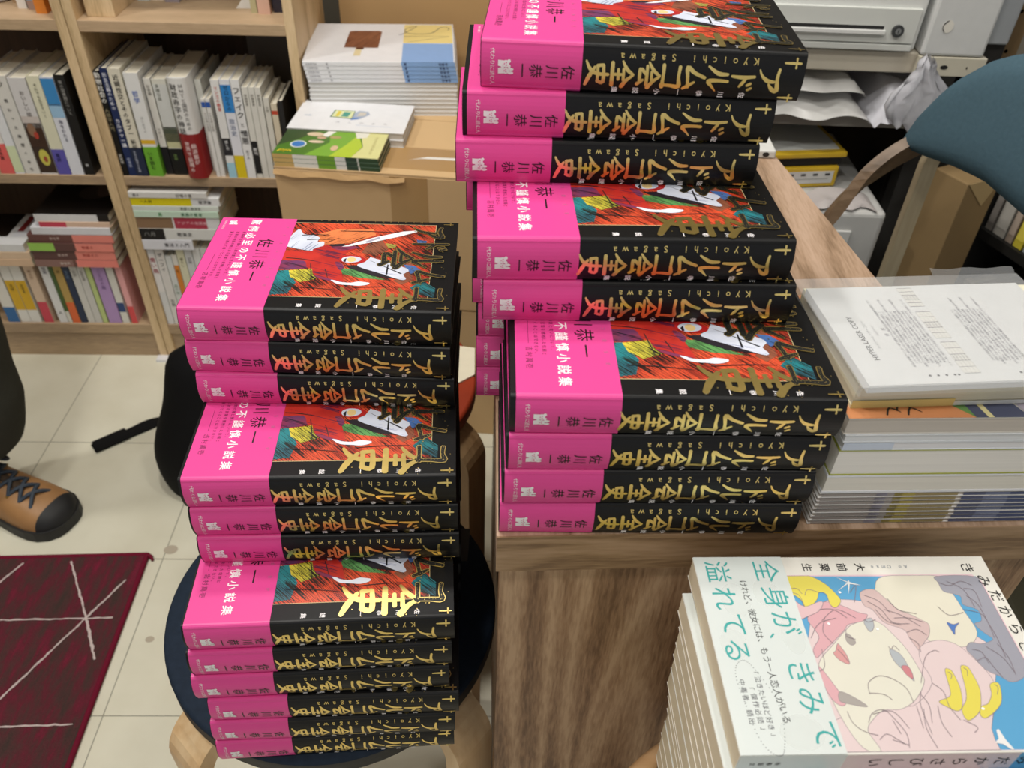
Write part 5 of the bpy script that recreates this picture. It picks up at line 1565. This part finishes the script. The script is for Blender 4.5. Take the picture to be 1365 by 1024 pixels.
G = 'green leaf cover booklets at the front of the cardboard box'
def green_art(m_, z):
    f = lambda a, b_: (a, b_, z)
    g = lambda a, b_: (a, b_, z + .0001)
    h = lambda a, b_: (a, b_, z + .0002)
    m_.poly([(0, 0), (.168, 0), (.168, .1), (0, .1)], f, M('4f7a2c', 0.4))
    m_.poly([(0, .03), (.03, .06), (.055, .1), (0, .1)], g, M('3c5230', 0.4))
    m_.poly([(.05, .0), (.08, .05), (.07, .1), (.12, .1), (.115, .06), (.09, 0)], g, M('7cae38', 0.4))
    m_.poly([(.09, .0), (.108, .045), (.12, .085), (.135, .04), (.125, .0)], h, M('b5cc38', 0.4))
    m_.poly([(.125, .0), (.136, .04), (.125, .08), (.14, .1), (.168, .1), (.168, 0)], lambda a, b_: (a, b_, z + .00023), M('dcd998', 0.4))
    m_.poly([(.06, .075), (.072, .1), (.085, .1), (.072, .07)], lambda a, b_: (a, b_, z + .00025), M('ecebe4', 0.4))
    m_.poly([(.11, .1), (.12, .07), (.135, .075), (.138, .1)], lambda a, b_: (a, b_, z + .00028), M('e6e4d8', 0.4))
    for a, b_, ra, rb, c_ in ((.05, .078, .014, .008, 'd8c2a4'), (.058, .05, .013, .005, 'dcc8ae'), (.092, .03, .006, .01, 'd6b894'), (.085, .07, .01, .005, 'b4a06a'), (.063, .066, .008, .005, 'c8a88a')):
        disc(m_, a, b_, ra, rb, lambda p, q: (p, q, z + .0003), M(c_, 0.5), 14)
    disc(m_, .032, .038, .013, .013, lambda p, q: (p, q, z + .0003), M('dfe6e0', 0.4), 22)
    disc(m_, .032, .038, .0105, .0105, lambda p, q: (p, q, z + .0004), M('3f7ac0', 0.4), 22)
    for k in range(4):
        ribbon(m_, [(.006 + k * .005, .008 + .003 * (k % 2), .0012), (.009 + k * .005, .016, .0012), (.012 + k * .005, .01, .0012)], lambda p, q: (p, q, z + .0003), M('d8c22c', 0.5), 0, 3)
    for k in range(9):
        put(m_, 'のはらの風の本たち'[k], lambda p, q: (p, q, z + .0003), .152, .075 - k * .0072, .006, M('8a7a3a', 0.5), 'up')
for k in range(3):
    fb(('bottom green booklet at the front of the cardboard box', 'middle green booklet between two others on the cardboard box', 'topmost green leaf cover booklet with blue oval on the cardboard box')[k], (-.3885 - .001 * k, 1.2060 + .001 * k, .5503 + .0068 * k), math.radians(-2.6), .168, .094, .0066, '2e4a30', G, 'd8c8a8', True, [(0, .19, 'cfae6c'), (.19, .42, 'e8e6dc'), (.42, .59, '76a834'), (.59, .69, 'e8e6e0'), (.69, .80, '2e4638'), (.80, .815, 'd8d8d0')], (), green_art if k == 2 else None, 'small_booklet', 'booklet', c=.0005)

# ------------------------------------------------------------------ counter with the cash drawer at the back right
CRM = M('cfc7b6', 0.5, var=0.03)
t = thing('counter_table', 'cream topped counter at the back right carrying the cash drawer', 'counter', (0, 0, 0))
mb = MB()
mb.box(.10, .648, 1.2, 1.75, .7340, .7625, CRM)
mb.build('counter_top', t, 0.002)
mb = MB()
mb.box(.10, .648, 1.21, 1.75, .6480, .6640, M('8c8880', 0.6))
mb.build('lower_shelf', t, 0.001)
for x in (.12, .61):
    for y in (1.24, 1.70):
        mb = MB()
        mb.box(x, x + .03, y, y + .03, 0, .734, M('3c3a38', 0.5))
        mb.build('leg', t)
mb = MB()
mb.box(.10, .648, 1.72, 1.735, 0.0, .648, M('2a2622', 0.7))  # dark backing added to keep the space under the counter dark
mb.build('back_panel', t)

mb = MB()
mb.box(.618, .64, 1.30, 1.72, 0.0, .648, M('2a2622', 0.7))  # dark panel added to block the lit wall beyond
mb.build('side_panel', t)

t = thing('cash_drawer', 'light grey cash drawer with key lock on the counter', 'cash drawer', (.14, 1.19, .7628))
GRY = M('d6d8d3', 0.4, var=0.03)
GRL = M('dcddda', 0.4, var=0.03)
mb = MB()
mb.box(0, .405, 0.006, .42, .004, .098, GRL)
mb.build('body', t, 0.003)
mb = MB()
mb.box(0.004, .398, 0.0, .006, .014, .060, GRY)
mb.box(0.004, .398, 0.0, .006, .004, .0125, GRY)
mb.build('front_panel', t, 0.0012)
mb = MB()
mb.box(0.004, .352, -.0005, 0.0008, .032, .037, M('181818', 0.5))
mb.box(0.004, .354, -.005, .0, .0265, .032, M('e4e4e2', 0.3))
mb.build('slot_handle', t, 0.0008)
mb = MB()
mb.prism([(.371 + .008 * math.cos(2 * PI * k / 20), .0315 + .008 * math.sin(2 * PI * k / 20)) for k in range(20)], lambda a, b_, d: (a, d, b_), .0, -.004, M('4a4c4e', 0.3, 0.6), True)
mb.prism([(.371 + .004 * math.cos(2 * PI * k / 12), .0315 + .004 * math.sin(2 * PI * k / 12)) for k in range(12)], lambda a, b_, d: (a, d, b_), -.004, -.005, M('9a9c9e', 0.3, 0.8), True)
mb.box(.3704, .3716, -.0052, -.005, .029, .034, M('141414', 0.5))
mb.build('key_lock', t)

t = thing('white_panel_unit', 'white upright box with round finger hole standing on the counter end', 'box', (.553, 1.188, .7628))
mb = MB()
mb.box(0, .088, 0, .14, 0, .17, M('d4d5d4', 0.4))
mb.build('body', t, 0.004)
mb = MB()
mb.prism([(.024 + .0075 * math.cos(2 * PI * k / 24), .040 + .0085 * math.sin(2 * PI * k / 24)) for k in range(24)], lambda a, b_, d: (a, d, b_), -.0003, -.0006, M('e6e2d8', 0.4))
mb.poly([(.0165, .040)] + [(.024 + .0072 * math.cos(a), .040 + .0082 * math.sin(a)) for a in [PI / 2 + k * (PI - .3) / 10 for k in range(11)]], lambda a, b_: (a, -.0008, b_), M('30303c', 0.4))
mb.build('finger_hole', t)
t = thing('counter_end_block', 'cream block with dark oval slot under the white upright box', 'block', (.553, 1.187, .734))
mb = MB()
mb.box(0, .095, 0, .012, .002, .028, M('cac4b2', 0.5))
mb.build('body', t, 0.001)
mb = MB()
disc(mb, .038, .0145, .0055, .003, lambda a, b_: (a, -.0004, b_), M('141414', 0.5), 16)
disc(mb, .07, .0145, .0012, .002, lambda a, b_: (a, -.0004, b_), M('3a3630', 0.5), 8)
mb.build('slot', t)
mb = MB()
mb.box(0, .045, 0, .3, 0, .2, M('aeb2b6', 0.45))
o = mb.build('grey_side_panel', None, 0.003)
o.location = (.652, 1.24, .765)
tag(o, 'pale grey panel standing at the right end of the counter', 'panel')
mb = MB()
mb.box(.655, .70, 1.25, 1.5, 0, .7645, M('2a2724', 0.7))
o = mb.build('dark_stand')
tag(o, 'dark stand under the pale grey panel at the counter end', 'stand')
PERF = wood('perforated_board', 'a48660', 'b6976e', 'c4a57c', 'z', 1.0, 0.6, 6, 3)
mb = MB()
mb.box(0, .035, 0, .3, 0, 1.4, PERF)
for k in range(18):
    for q in range(3):
        disc(mb, .045 + q * .09, .3 + k * .06, .004, .004, lambda a, b_: (-.0004, a, b_), M('4a3a28', 0.6), 8)
        disc(mb, .017, .3 + k * .06, .003, .003, lambda a, b_: (a, -.0004, b_), M('4a3a28', 0.6), 8)
o = mb.build('perforated_post')
o.location = (.748, 1.36, 0)
tag(o, 'tan perforated wooden board standing behind the chair at the upper right', 'board')

# crumpled bags on the lower shelf
def crumple(label, name, x0, x1, y0, y1, z, h, seed, m, nx=26, ny=16, droop=0.0, cat='paper', tilt=0.0):
    r_ = random.Random(seed)
    ph = [(r_.uniform(20, 60), r_.uniform(20, 60), r_.uniform(0, 6), r_.uniform(.3, 1)) for _ in range(7)]
    rows = []
    def hgt(a, b_):
        x = x0 + (x1 - x0) * a
        y = y0 + (y1 - y0) * b_
        s_ = sum(abs(math.sin(p * x + q * y + f)) * w_ for p, q, f, w_ in ph) / 4
        env = min(1, 6 * a, 6 * (1 - a), 8 * b_ + .25)
        return x, y, z + h * (.35 + .65 * s_) * env + tilt * a
    for j in range(ny + 1):
        row = []
        for i in range(nx + 1):
            a, b_ = i / nx, j / ny
            x, y, zt = hgt(a, b_)
            if j == 0:
                zt -= droop * (.6 + .4 * math.sin(a * 9 + seed))
                y -= .006 * math.sin(a * 14)
            row.append((x, y, zt))
        rows.append(row)
    m_ = MB()
    m_.grid(rows, m, True)
    bot = [[(p[0], p[1] + (.004 if j == 0 else 0), min(p[2] - .001, z if j else p[2] - .0015)) for p in row] for j, row in enumerate(rows)]
    m_.grid([list(reversed(r2)) for r2 in bot], m, True)
    o = m_.build(name)
    tag(o, label, cat)
    return o

PLA = M('cfcecb', 0.3, var=0.05, scale=30, bump=0.15)
crumple('pale folded plastic bags on the shelf below the cash drawer', 'plastic_bags', .33, .515, 1.19, 1.5, .6645, .034, 3, PLA, droop=.006, cat='bags')
crumple('upper pale bag of the heap below the cash drawer', 'plastic_bag', .34, .50, 1.195, 1.45, .700, .022, 5, M('c3c2bf', 0.35, bump=0.1), cat='bag')
crumple('white crumpled paper sheet beneath the counter end', 'crumpled_paper', .515, .635, 1.17, 1.45, .6645, .062, 11, M('dcdce4', 0.55, bump=0.1), droop=.004)
t = thing('bubble_bag', 'clear plastic bag bulging out between the cash drawer and white box', 'bag', (.52, 1.165, .672))
m_ = MB()
# outline of the slumped bag: (z, left, right)
prof = [(.000, .018, .060), (.010, .006, .075), (.025, -.004, .085), (.040, .000, .084), (.055, .010, .074), (.070, .020, .058), (.080, .026, .048), (.088, .024, .046), (.094, .030, .042)]
rows = []
for i, (z, xa, xb) in enumerate(prof):
    c_, r_ = (xa + xb) / 2, (xb - xa) / 2
    rows.append([(c_ + r_ * math.cos(2 * PI * k / 24), .012 * (1 + .35 * math.sin(3 * k + 2 * i)) * math.sin(2 * PI * k / 24) + .004 * math.sin(1.7 * k + i), z + .004 * math.sin(2.1 * k + i)) for k in range(24)])
m_.grid(rows, M('cfcfd6', 0.2, var=.1, scale=60, bump=.5, alpha=.85), True, True)
m_.build('bag_body', t)

# yellow box and printer under the counter
YEL = M('d8b32c', 0.4)
t = thing('yellow_box', 'yellow and white paper box lying under the counter beyond the desk', 'box', (.395, 1.2, .5465), math.radians(9))
mb = MB()
mb.box(0, .108, 0, .14, 0, .034, YEL)
mb.build('body', t, 0.003)
mb = MB()
mb.box(.012, .100, -.0006, 0, .007, .027, M('d8d8d4', 0.5))
for k in range(4):
    mb.box(.026 + k * .02, .034 + k * .02, -.001, -.0006, .020, .0235, M('4a4a48', 0.5))
mb.box(.028, .092, -.001, -.0006, .0145, .0150, M('8a8a86', 0.5))
mb.build('label', t)
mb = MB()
mb.prism([(0, .0345), (.108, .0345), (.112, .056), (-.01, .050)], lambda a, b_, d: (a, d, b_), .13, .006, M('141210', 0.6))  # dark block standing in for the shade between body and lid
mb.build('gap_shade', t)
mb = MB()
mb.box(-.012, .113, -.002, .15, .050, .0585, YEL)
mb.build('lid', t, 0.002)
mb = MB()
mb.box(-.008, .104, .010, .146, .0586, .0598, M('cfd2d0', 0.5))
mb.build('sheet', t)
PRN = M('c2c1be', 0.4, var=0.03)
t = thing('printer', 'small white printer under the counter behind the desk edge', 'printer', (.33, 1.135, .29))
mb = MB()
mb.box(0, .232, 0, .30, 0, .2555, PRN)
mb.build('body', t, 0.008, 3)
mb = MB()
mb.box(.01, .185, -.004, .0, .185, .225, M('cfcfcc', 0.4))
mb.build('paper_door', t, 0.002)
mb = MB()
mb.box(.16, .229, -.003, 0, .02, .15, M('b4b4b0', 0.4))
mb.build('front_cover', t, 0.002)
mb = MB()
mb.box(.02, .155, -.001, 0, .145, .165, M('222222', 0.5))
mb.build('outlet', t)
mb = MB()
mb.box(.30, .60, 1.12, 1.46, 0, .2895, M('2c2824', 0.7))  # made-up dark box added as a support to hold up the printer
o = mb.build('support_cabinet')
tag(o, 'dark low cabinet added as a support under the white printer', 'cabinet')
crumple('loose papers lying on the white printer beside the yellow box', 'loose_papers', .45, .545, 1.14, 1.19, .5468, .012, 21, M('b9b2b0', 0.5), 12, 8)
mb = MB()
mb.box(0, .10, 0, .05, 0, .005, M('8e2430', 0.5))
o = mb.build('red_booklet')
o.location = (.34, 1.14, .5468)
tag(o, 'dark red booklet on the printer in front of the yellow box', 'booklet')

# ------------------------------------------------------------------ chair
TEALC = M('4a6370', 0.9, var=0.12, scale=220, bump=0.3, spec=0.15)
BROWN = wood('brown_bentwood', '52402c', '6c5640', '7c6650', 'x', 1.0, 0.45, 9, 3)
PALEW = wood('pale_post', '8c7e66', 'a39478', 'b0a286', 'z', 1.0, 0.5, 9, 3)
ch = thing('chair', 'teal upholstered bentwood chair at the right behind the desk', 'chair', (0, 0, 0))
A_, B_ = Vector((.472, .984)), Vector((.645, .55))
nrm = Vector((.93, .37)).normalized()
def edge(tab, s_):
    for (s0, z0), (s1, z1) in zip(tab, tab[1:]):
        if s0 <= s_ <= s1:
            k = (s_ - s0) / (s1 - s0)
            return z0 + (z1 - z0) * k
    return tab[-1][1]
TOPT = [(0, .7215), (.027, .765), (.08, .813), (.144, .843), (.197, .858), (.241, .867), (.38, .882), (.5, .886), (.62, .882), (.76, .867), (.86, .843), (.92, .813), (.973, .765), (1, .7215)]
BOTT = [(0, .7185), (.086, .7225), (.175, .729), (.273, .7325), (.419, .722), (.5, .716), (.6, .722), (.73, .7325), (.83, .729), (.914, .7225), (1, .7185)]
mb = MB()
NS, NT = 48, 12
front, back = [], []
for j in range(NT + 1):
    rf, rb = [], []
    for i in range(NS + 1):
        s_ = .5 - .5 * math.cos(PI * i / NS)
        z0, z1 = edge(BOTT, s_), edge(TOPT, s_)
        k = j / NT
        z = z0 + (z1 - z0) * k
        p = A_ + (B_ - A_) * s_ 
        ctr = .035 * math.sin(PI * s_) * 0
        ed = math.sqrt(max(0, 1 - abs(2 * k - 1) ** 4)) * math.sqrt(max(0, min(1, 14 * s_, 14 * (1 - s_))))
        lean = (z - .72) * .12
        f_ = p + nrm * (ctr + lean)
        rf.append((f_.x - nrm.x * .015 * ed, f_.y - nrm.y * .015 * ed, z))
        rb.append((f_.x + nrm.x * .015 * ed, f_.y + nrm.y * .015 * ed, z))
    front.append(rf)
    back.append(list(reversed(rb)))
mb.grid(front, TEALC)
mb.grid(back, TEALC)
mb.build('backrest', ch)
mb = MB()
seat = [(.36, .98), (.37, .72), (.41, .66), (.52, .67), (.575, .75), (.572, .98), (.55, 1.06), (.45, 1.07)]
mb.prism(seat, lambda a, b_, z: (a, b_, z), .40, .45, TEALC)
mb.build('seat', ch, 0.012, 3)
mb = MB()
side_v = Vector((.25, .6, .75))
mb.strap(smooth_line([(.490, .975, .728), (.458, .972, .705), (.430, .970, .672), (.405, .968, .622), (.388, .966, .585), (.372, .964, .54), (.366, .963, .47), (.366, .963, .40)], 4), .030, .014, BROWN, (.35, -.25, 1))
mb.build('arm', ch)
mb = MB()
mb.strap([(.5265, .998, .72), (.523, 1.0, .69), (.524, 1.0, .50), (.525, 1.0, .0)], .020, .012, PALEW, (1, .1, 0))
mb.build('leg', ch)
for x, y in ((.60, .70), (.40, .69), (.366, .963)):
    mb = MB()
    mb.strap([(x, y, .72 if x > .55 else .41), (x, y, .3), (x, y, 0)], .026, .013, PALEW, (1, .1, 0))
    mb.build('leg', ch)

mb = MB()
mb.box(0, .19, 0, .36, 0, .28, M('33301f', 0.8))  # made-up dark box that darkens the floor gap beside the desk
o = mb.build('dark_filler_box', None, 0.006)
o.location = (.635, .42, 0)
tag(o, 'dark olive bin on the floor right of the desk, nearly hidden', 'bin')

# long cardboard carton and cable behind the chair
t = thing('cardboard_carton', 'long tan cardboard carton standing upright behind the chair', 'box', (.655, 1.12, 0), math.radians(28))
mb = MB()
mb.box(0, .075, 0, .06, 0, .605, M('8f7650', 0.8))
mb.build('body', t, 0.002)
mb = MB()
mb.prism([(0, .605), (.075, .605), (.05, .56)], lambda a, b_, d: (a, d, b_), -.0008, -.0016, M('b79d70', 0.8))
mb.build('flap', t)
mb = MB()
mb.tube(smooth_line([(.50, 1.04, .47), (.54, 1.03, .475), (.58, 1.02, .455), (.60, 1.01, .41), (.61, 1.0, .35), (.62, 1.0, .2), (.63, 1.0, .006), (.70, .98, .004)], 5), .0028, M('bdb6a4', 0.4), 8)
o = mb.build('pale_cable')
tag(o, 'pale cable looping behind the chair next to the cardboard carton', 'cable')

# black rack with discs at the far right
BLK = M('12110f', 0.6)
t = thing('black_rack', 'black shelf rack with thin cases at the far right behind the chair', 'rack', (.735, 1.215, 0), math.radians(-69.5))
for x in (0, .55):
    mb = MB()
    mb.box(x, x + .02, 0, .2, 0, .95, BLK)
    mb.build('upright', t)
for z in (.05, .30, .495, .70, .93):
    mb = MB()
    mb.box(.02, .55, 0.005, .2, z - .016, z, BLK)
    mb.build('shelf_board', t)
mb = MB()
mb.box(0, .57, .2, .206, 0, .95, BLK)
mb.build('back_panel', t)
RL = Matrix.Translation((.735, 1.215, 0)) @ Matrix.Rotation(math.radians(-69.5), 4, 'Z')
G = 'thin cases on the black rack'
rd = random.Random(6)
COLS = ['7c7670', 'a8a49c', '9a8a7c', 'c2b23a', '8f9498', '6a6660', 'b0aca4', '7a2c30', '9a968e', 'b8a070', '5c5a58', 'a09a94']
NAMES = ['grey', 'pale grey', 'tan grey', 'yellow', 'blue grey', 'dark grey', 'off white', 'dark red', 'light grey', 'mustard', 'charcoal', 'warm grey']
def case(label, x, z, wd, h, col, lean):
    m_ = MB()
    m_.box(0, wd, 0, .13, 0, h, M(col, 0.4))
    m_.box(.0012, wd - .0012, -.0006, 0, h * .1, h * .9, M('%02x%02x%02x' % tuple(min(255, int(col[k:k + 2], 16) + 26) for k in (0, 2, 4)), 0.4))
    o = m_.build('thin_case')
    o.matrix_world = RL @ Matrix.Translation((x, .012, z)) @ Matrix.Rotation(lean, 4, 'Y')
    tag(o, label, 'case', G)
x = .024
for k in range(12):
    wd = (.012, .022, .012, .016, .011, .009, .012, .014, .01, .016, .01, .012)[k]
    case('%s case on the upper visible rack shelf, %s from its far end' % (NAMES[k], ['first', 'second', 'third', 'fourth', 'fifth', 'sixth', 'seventh', 'eighth', 'ninth', 'tenth', 'eleventh', 'twelfth'][k]), x, .4955, wd, .125 + .004 * (k % 3), COLS[k], 0)
    x += wd + .004
x = .030
for k in range(11):
    wd = (.016, .012, .011, .011, .012, .012, .011, .012, .011, .012, .012)[k]
    case('%s case on the lower visible rack shelf, %s from its far end' % (NAMES[(k * 5 + 2) % 12], ['first', 'second', 'third', 'fourth', 'fifth', 'sixth', 'seventh', 'eighth', 'ninth', 'tenth', 'eleventh'][k]), x, .3005, wd, .10 + .012 * (k > 2) + .02 * (k > 4), ('8c8474', '7a7066', '6c6058', '84786a', '74665a', '8a7c70', '6a5c52', '7c6e64', '685a50', '847468', '70645a')[k], 0)
    x += wd + .003

# ------------------------------------------------------------------ rug, bag, person
RUG = bpy.data.materials.new('rug_wool')
RUG.use_nodes = True
nt = RUG.node_tree
b = nt.nodes['Principled BSDF']
tc = nt.nodes.new('ShaderNodeTexCoord')
mp = nt.nodes.new('ShaderNodeMapping')
mp.inputs['Scale'].default_value = (60, 14, 1)
nt.links.new(tc.outputs['Object'], mp.inputs['Vector'])
n1 = nt.nodes.new('ShaderNodeTexNoise')
n1.inputs['Scale'].default_value = 1.0
n1.inputs['Detail'].default_value = 6
n1.inputs['Roughness'].default_value = 0.65
nt.links.new(mp.outputs[0], n1.inputs['Vector'])
r = ramp_nodes(nt, n1.outputs['Fac'], [(0.32, '4a3c38'), (0.45, '583a3a'), (0.55, '682e38'), (0.70, '842a40')])
n2 = nt.nodes.new('ShaderNodeTexNoise')
n2.inputs['Scale'].default_value = 500
nt.links.new(tc.outputs['Object'], n2.inputs['Vector'])
mx = nt.nodes.new('ShaderNodeMix')
mx.data_type = 'RGBA'
mx.blend_type = 'MULTIPLY'
mx.inputs[0].default_value = 0.4
nt.links.new(r.outputs[0], mx.inputs[6])
nt.links.new(n2.outputs['Fac'], mx.inputs[7])
gm = nt.nodes.new('ShaderNodeGamma')
gm.inputs[1].default_value = 1.0
nt.links.new(mx.outputs[2], gm.inputs[0])
nt.links.new(gm.outputs[0], b.inputs['Base Color'])
b.inputs['Roughness'].default_value = 1.0
b.inputs['Specular IOR Level'].default_value = 0.05
bp = nt.nodes.new('ShaderNodeBump')
bp.inputs['Strength'].default_value = 0.5
bp.inputs['Distance'].default_value = 0.002
nt.links.new(n2.outputs['Fac'], bp.inputs['Height'])
nt.links.new(bp.outputs['Normal'], b.inputs['Normal'])
t = thing('rug', 'dark red woven rug with crossing white lines, lower left', 'rug', (0, 0, 0))
mb = MB()
TRc = (-.6045, .857)
q = [(-.560, .10), TRc, (-1.60, .775), (-1.60, .05)]
mb.prism(q, lambda a, b_, z: (a, b_, z), .0003, .0055, RUG)
mb.build('pile', t, 0.002)
mb = MB()
EDG = M('6e1c30', 0.95, var=0.2, scale=300, bump=0.4, spec=0.05)
mb.tube([(-.560, .10, .004), (-.583, .5, .004), TRc + (.004,)], .0042, EDG, 8)
mb.tube([TRc + (.004,), (-.85, .838, .004), (-1.60, .775, .004)], .0038, EDG, 8)
mb.tube([TRc + (.004,), (-.597, .853, .004), (-.592, .846, .003)], [.004, .0035, .002], EDG, 8)
mb.build('binding', t)
mb = MB()
CH = M('c4b4b0', 0.9, var=0.15, scale=300, spec=0.05)
fr_ = lambda a, b_: (a, b_, .0062)
rd = random.Random(1)
NL = [0]
def chalk(p, q_, n=22, wd=.0016):
    NL[0] += 1
    ribbon(mb, [(p[0] + (q_[0] - p[0]) * k / n + rd.uniform(-.0008, .0008), p[1] + (q_[1] - p[1]) * k / n + rd.uniform(-.0008, .0008), wd * rd.uniform(.6, 1.25)) for k in range(n + 1)], lift(fr_, 2e-5 * NL[0]), CH, 0, 1)
chalk((-.7226, .8342), (-.6555, .7317))
chalk((-.6555, .7317), (-.6119, .6599), wd=.0021)
chalk((-.6197, .8031), (-.7202, .5912), 34)
chalk((-.7202, .5912), (-.80, .43), 24)
chalk((-.85, .715), (-.6134, .7316), 30, .0013)
chalk((-.85, .538), (-.6015, .5582), 30, .0013)
chalk((-.7997, .8283), (-.86, .71), 18)
mb.build('white_lines', t)

# black bag with strap on the floor
BAGM = M('0c0c0d', 0.8, var=0.3, scale=60, bump=0.3, spec=0.2)
t = thing('black_bag', 'black cloth bag lying on the floor behind the navy stool, strap trailing out', 'bag', (-.485, 1.06, 0))
mb = MB()
rows = []
for i in range(15):
    k = i / 14
    z = .001 + .30 * k
    wr = (.135 + .03 * math.sin(k * 5 + 1)) * math.sqrt(max(.02, 1 - (max(0, k - .25) / .76) ** 2.2))
    rows.append([((wr * math.cos(a) * (1 + .05 * math.sin(3 * a + 4 * k)) - .03 * k), wr * .62 * math.sin(a) * (1 + .06 * math.sin(4 * a + 5 * k)), z) for a in [2 * PI * j / 36 for j in range(36)]])
mb.grid(rows, BAGM, True, True)
mb.add(rows[0], [tuple(range(35, -1, -1))], BAGM)
mb.add(rows[-1], [tuple(range(36))], BAGM)
mb.build('bag_body', t)
mb = MB()
mb.strap(smooth_line([(-.08, .07, .20), (-.14, .10, .10), (-.17, .125, .03), (-.20, .135, .006), (-.25, .095, .004), (-.30, .050, .004), (-.311, .040, .004)], 5), .026, .003, BAGM, [(0.1, .3, .9)] * 9 + [(.3, .6, .6)] * 3 + [(.5, .8, .3)] * 3 + [(.66, .75, 0)] * 16)
mb.build('strap', t)
mb = MB()
mb.strap([(-.262, .0846, .0068), (-.285, .0642, .0068), (-.309, .0425, .0068)], .031, .003, BAGM, (.66, .75, 0))
mb.build('strap_end', t)

# leg and shoe of a person cut off by the left edge
TRO = M('42423b', 0.9, var=0.12, scale=160, bump=0.3, spec=0.1)
per = thing('person', 'person at the left edge in dark trousers, one brown laced shoe on the floor', 'person', (-.885, .965, 0))
rows = []
for i in range(26):
    k = i / 25
    z = .122 + .70 * k
    wx = .060 + .02 * k + .0025 * math.sin(k * 23) + .007 * math.exp(-((k - .17) / .05) ** 2)
    wy = .068 + .022 * k
    ox = .052 * (1 - math.exp(-(z - .122) / .14)) - .008
    rows.append([(ox + wx * math.cos(a) * (1 + .03 * math.sin(3 * a + 9 * k)), wy * math.sin(a) * (1 + .03 * math.sin(4 * a + 7 * k)) + .01, z + (.016 * math.cos(a) * max(0, 1 - 6 * k))) for a in [2 * PI * j / 32 for j in range(32)]])
mb = MB()
mb.grid(rows, TRO, True, True)
mb.add(rows[-1], [tuple(range(32))], TRO)
inner = [[(p[0] * .9, p[1] * .9, p[2] + .004) for p in rows[0]], [(p[0] * .85, p[1] * .85, .19) for p in rows[0]]]
mb.grid([rows[0]] + inner, M('141412', 0.9), True, True)
mb.build('trouser_leg', per)
LEA = M('a2774a', 0.5, var=0.2, scale=50, bump=0.15)
RUB = M('1a1a1a', 0.6, bump=0.1)
SA_ = math.radians(-19)
shoe = bpy.data.objects.new('shoe', None)
C.objects.link(shoe)
shoe.parent = per
shoe.location = (.000, -.008, 0)
shoe.rotation_euler = (0, 0, SA_)
# sections along x from heel to toe: half width, height of the upper
sec = [(-.125, .020, .060), (-.115, .030, .088), (-.09, .035, .100), (-.06, .036, .104), (-.03, .036, .100), (0, .038, .088), (.03, .043, .075), (.06, .047, .064), (.085, .048, .056), (.105, .045, .050), (.122, .036, .042), (.133, .022, .032), (.137, .008, .024)]
def ring(x, wd, h, z0=.016, sc=1.0):
    return [(x, wd * sc * math.copysign(abs(math.cos(a)) ** .75, math.cos(a)), z0 + (h - z0) * abs(math.sin(a)) ** .85 * sc) for a in [PI * j / 16 for j in range(17)]]
mb = MB()
mb.grid([ring(*s_) for s_ in sec], LEA, True)
mb.build('upper', shoe)
mb = MB()
mb.grid([ring(x, wd * 1.02 + .0005, h + .0012) for x, wd, h in [(.108, .0438, .0489)] + sec[10:]] + [[(.1385, 0, .02)] * 17], RUB, True)
mb.build('toe_cap', shoe)
mb = MB()
pts = [(x, -(wd + .004)) for x, wd, h in sec] + [(x, wd + .004) for x, wd, h in reversed(sec)]
mb.prism(pts, lambda a, b_, z: (a + .001, b_, z), 0.0005, .022, RUB)
mb.build('sole', shoe, 0.003)
mb = MB()
mb.grid([[(x, y * .42, z + .003) for x, y, z in ring(x_, wd, h)][3:14] for x_, wd, h in sec[3:8]], M('4a3a2a', 0.8), True)
mb.build('tongue', shoe)
mb = MB()
LAC = M('3a4450', 0.7)
def topz(x):
    for (xa, wa, ha), (xb, wb, hb) in zip(sec, sec[1:]):
        if xa <= x <= xb:
            k = (x - xa) / (xb - xa)
            return ha + (hb - ha) * k
    return .05
for k in range(5):
    x = -.018 + k * .021
    for s_ in (-1, 1):
        mb.tube(smooth_line([(x, -s_ * .021, topz(x) - .004), (x + .008, -s_ * .008, topz(x + .008) + .006), (x + .016, s_ * .008, topz(x + .016) + .006), (x + .021, s_ * .022, topz(x + .021) - .005)], 4), .0034, LAC, 7)
for s_ in (-1, 1):
    mb.tube(smooth_line([(-.03, 0, topz(-.03) + .008), (-.035, s_ * .02, topz(-.035) + .008), (-.015, s_ * .036, .085), (-.0, s_ * .03, .088), (-.022, s_ * .008, topz(-.022) + .007)], 5), .0032, LAC, 7)
mb.build('laces', shoe)
mb = MB()
for k in range(6):
    x = -.018 + k * .021
    for s_ in (-1, 1):
        mb.tube([(x, s_ * .0225, topz(x) - .007), (x, s_ * .024, topz(x) - .004)], .0032, M('b08c4a', 0.4, 0.6), 8)
mb.build('eyelets', shoe)
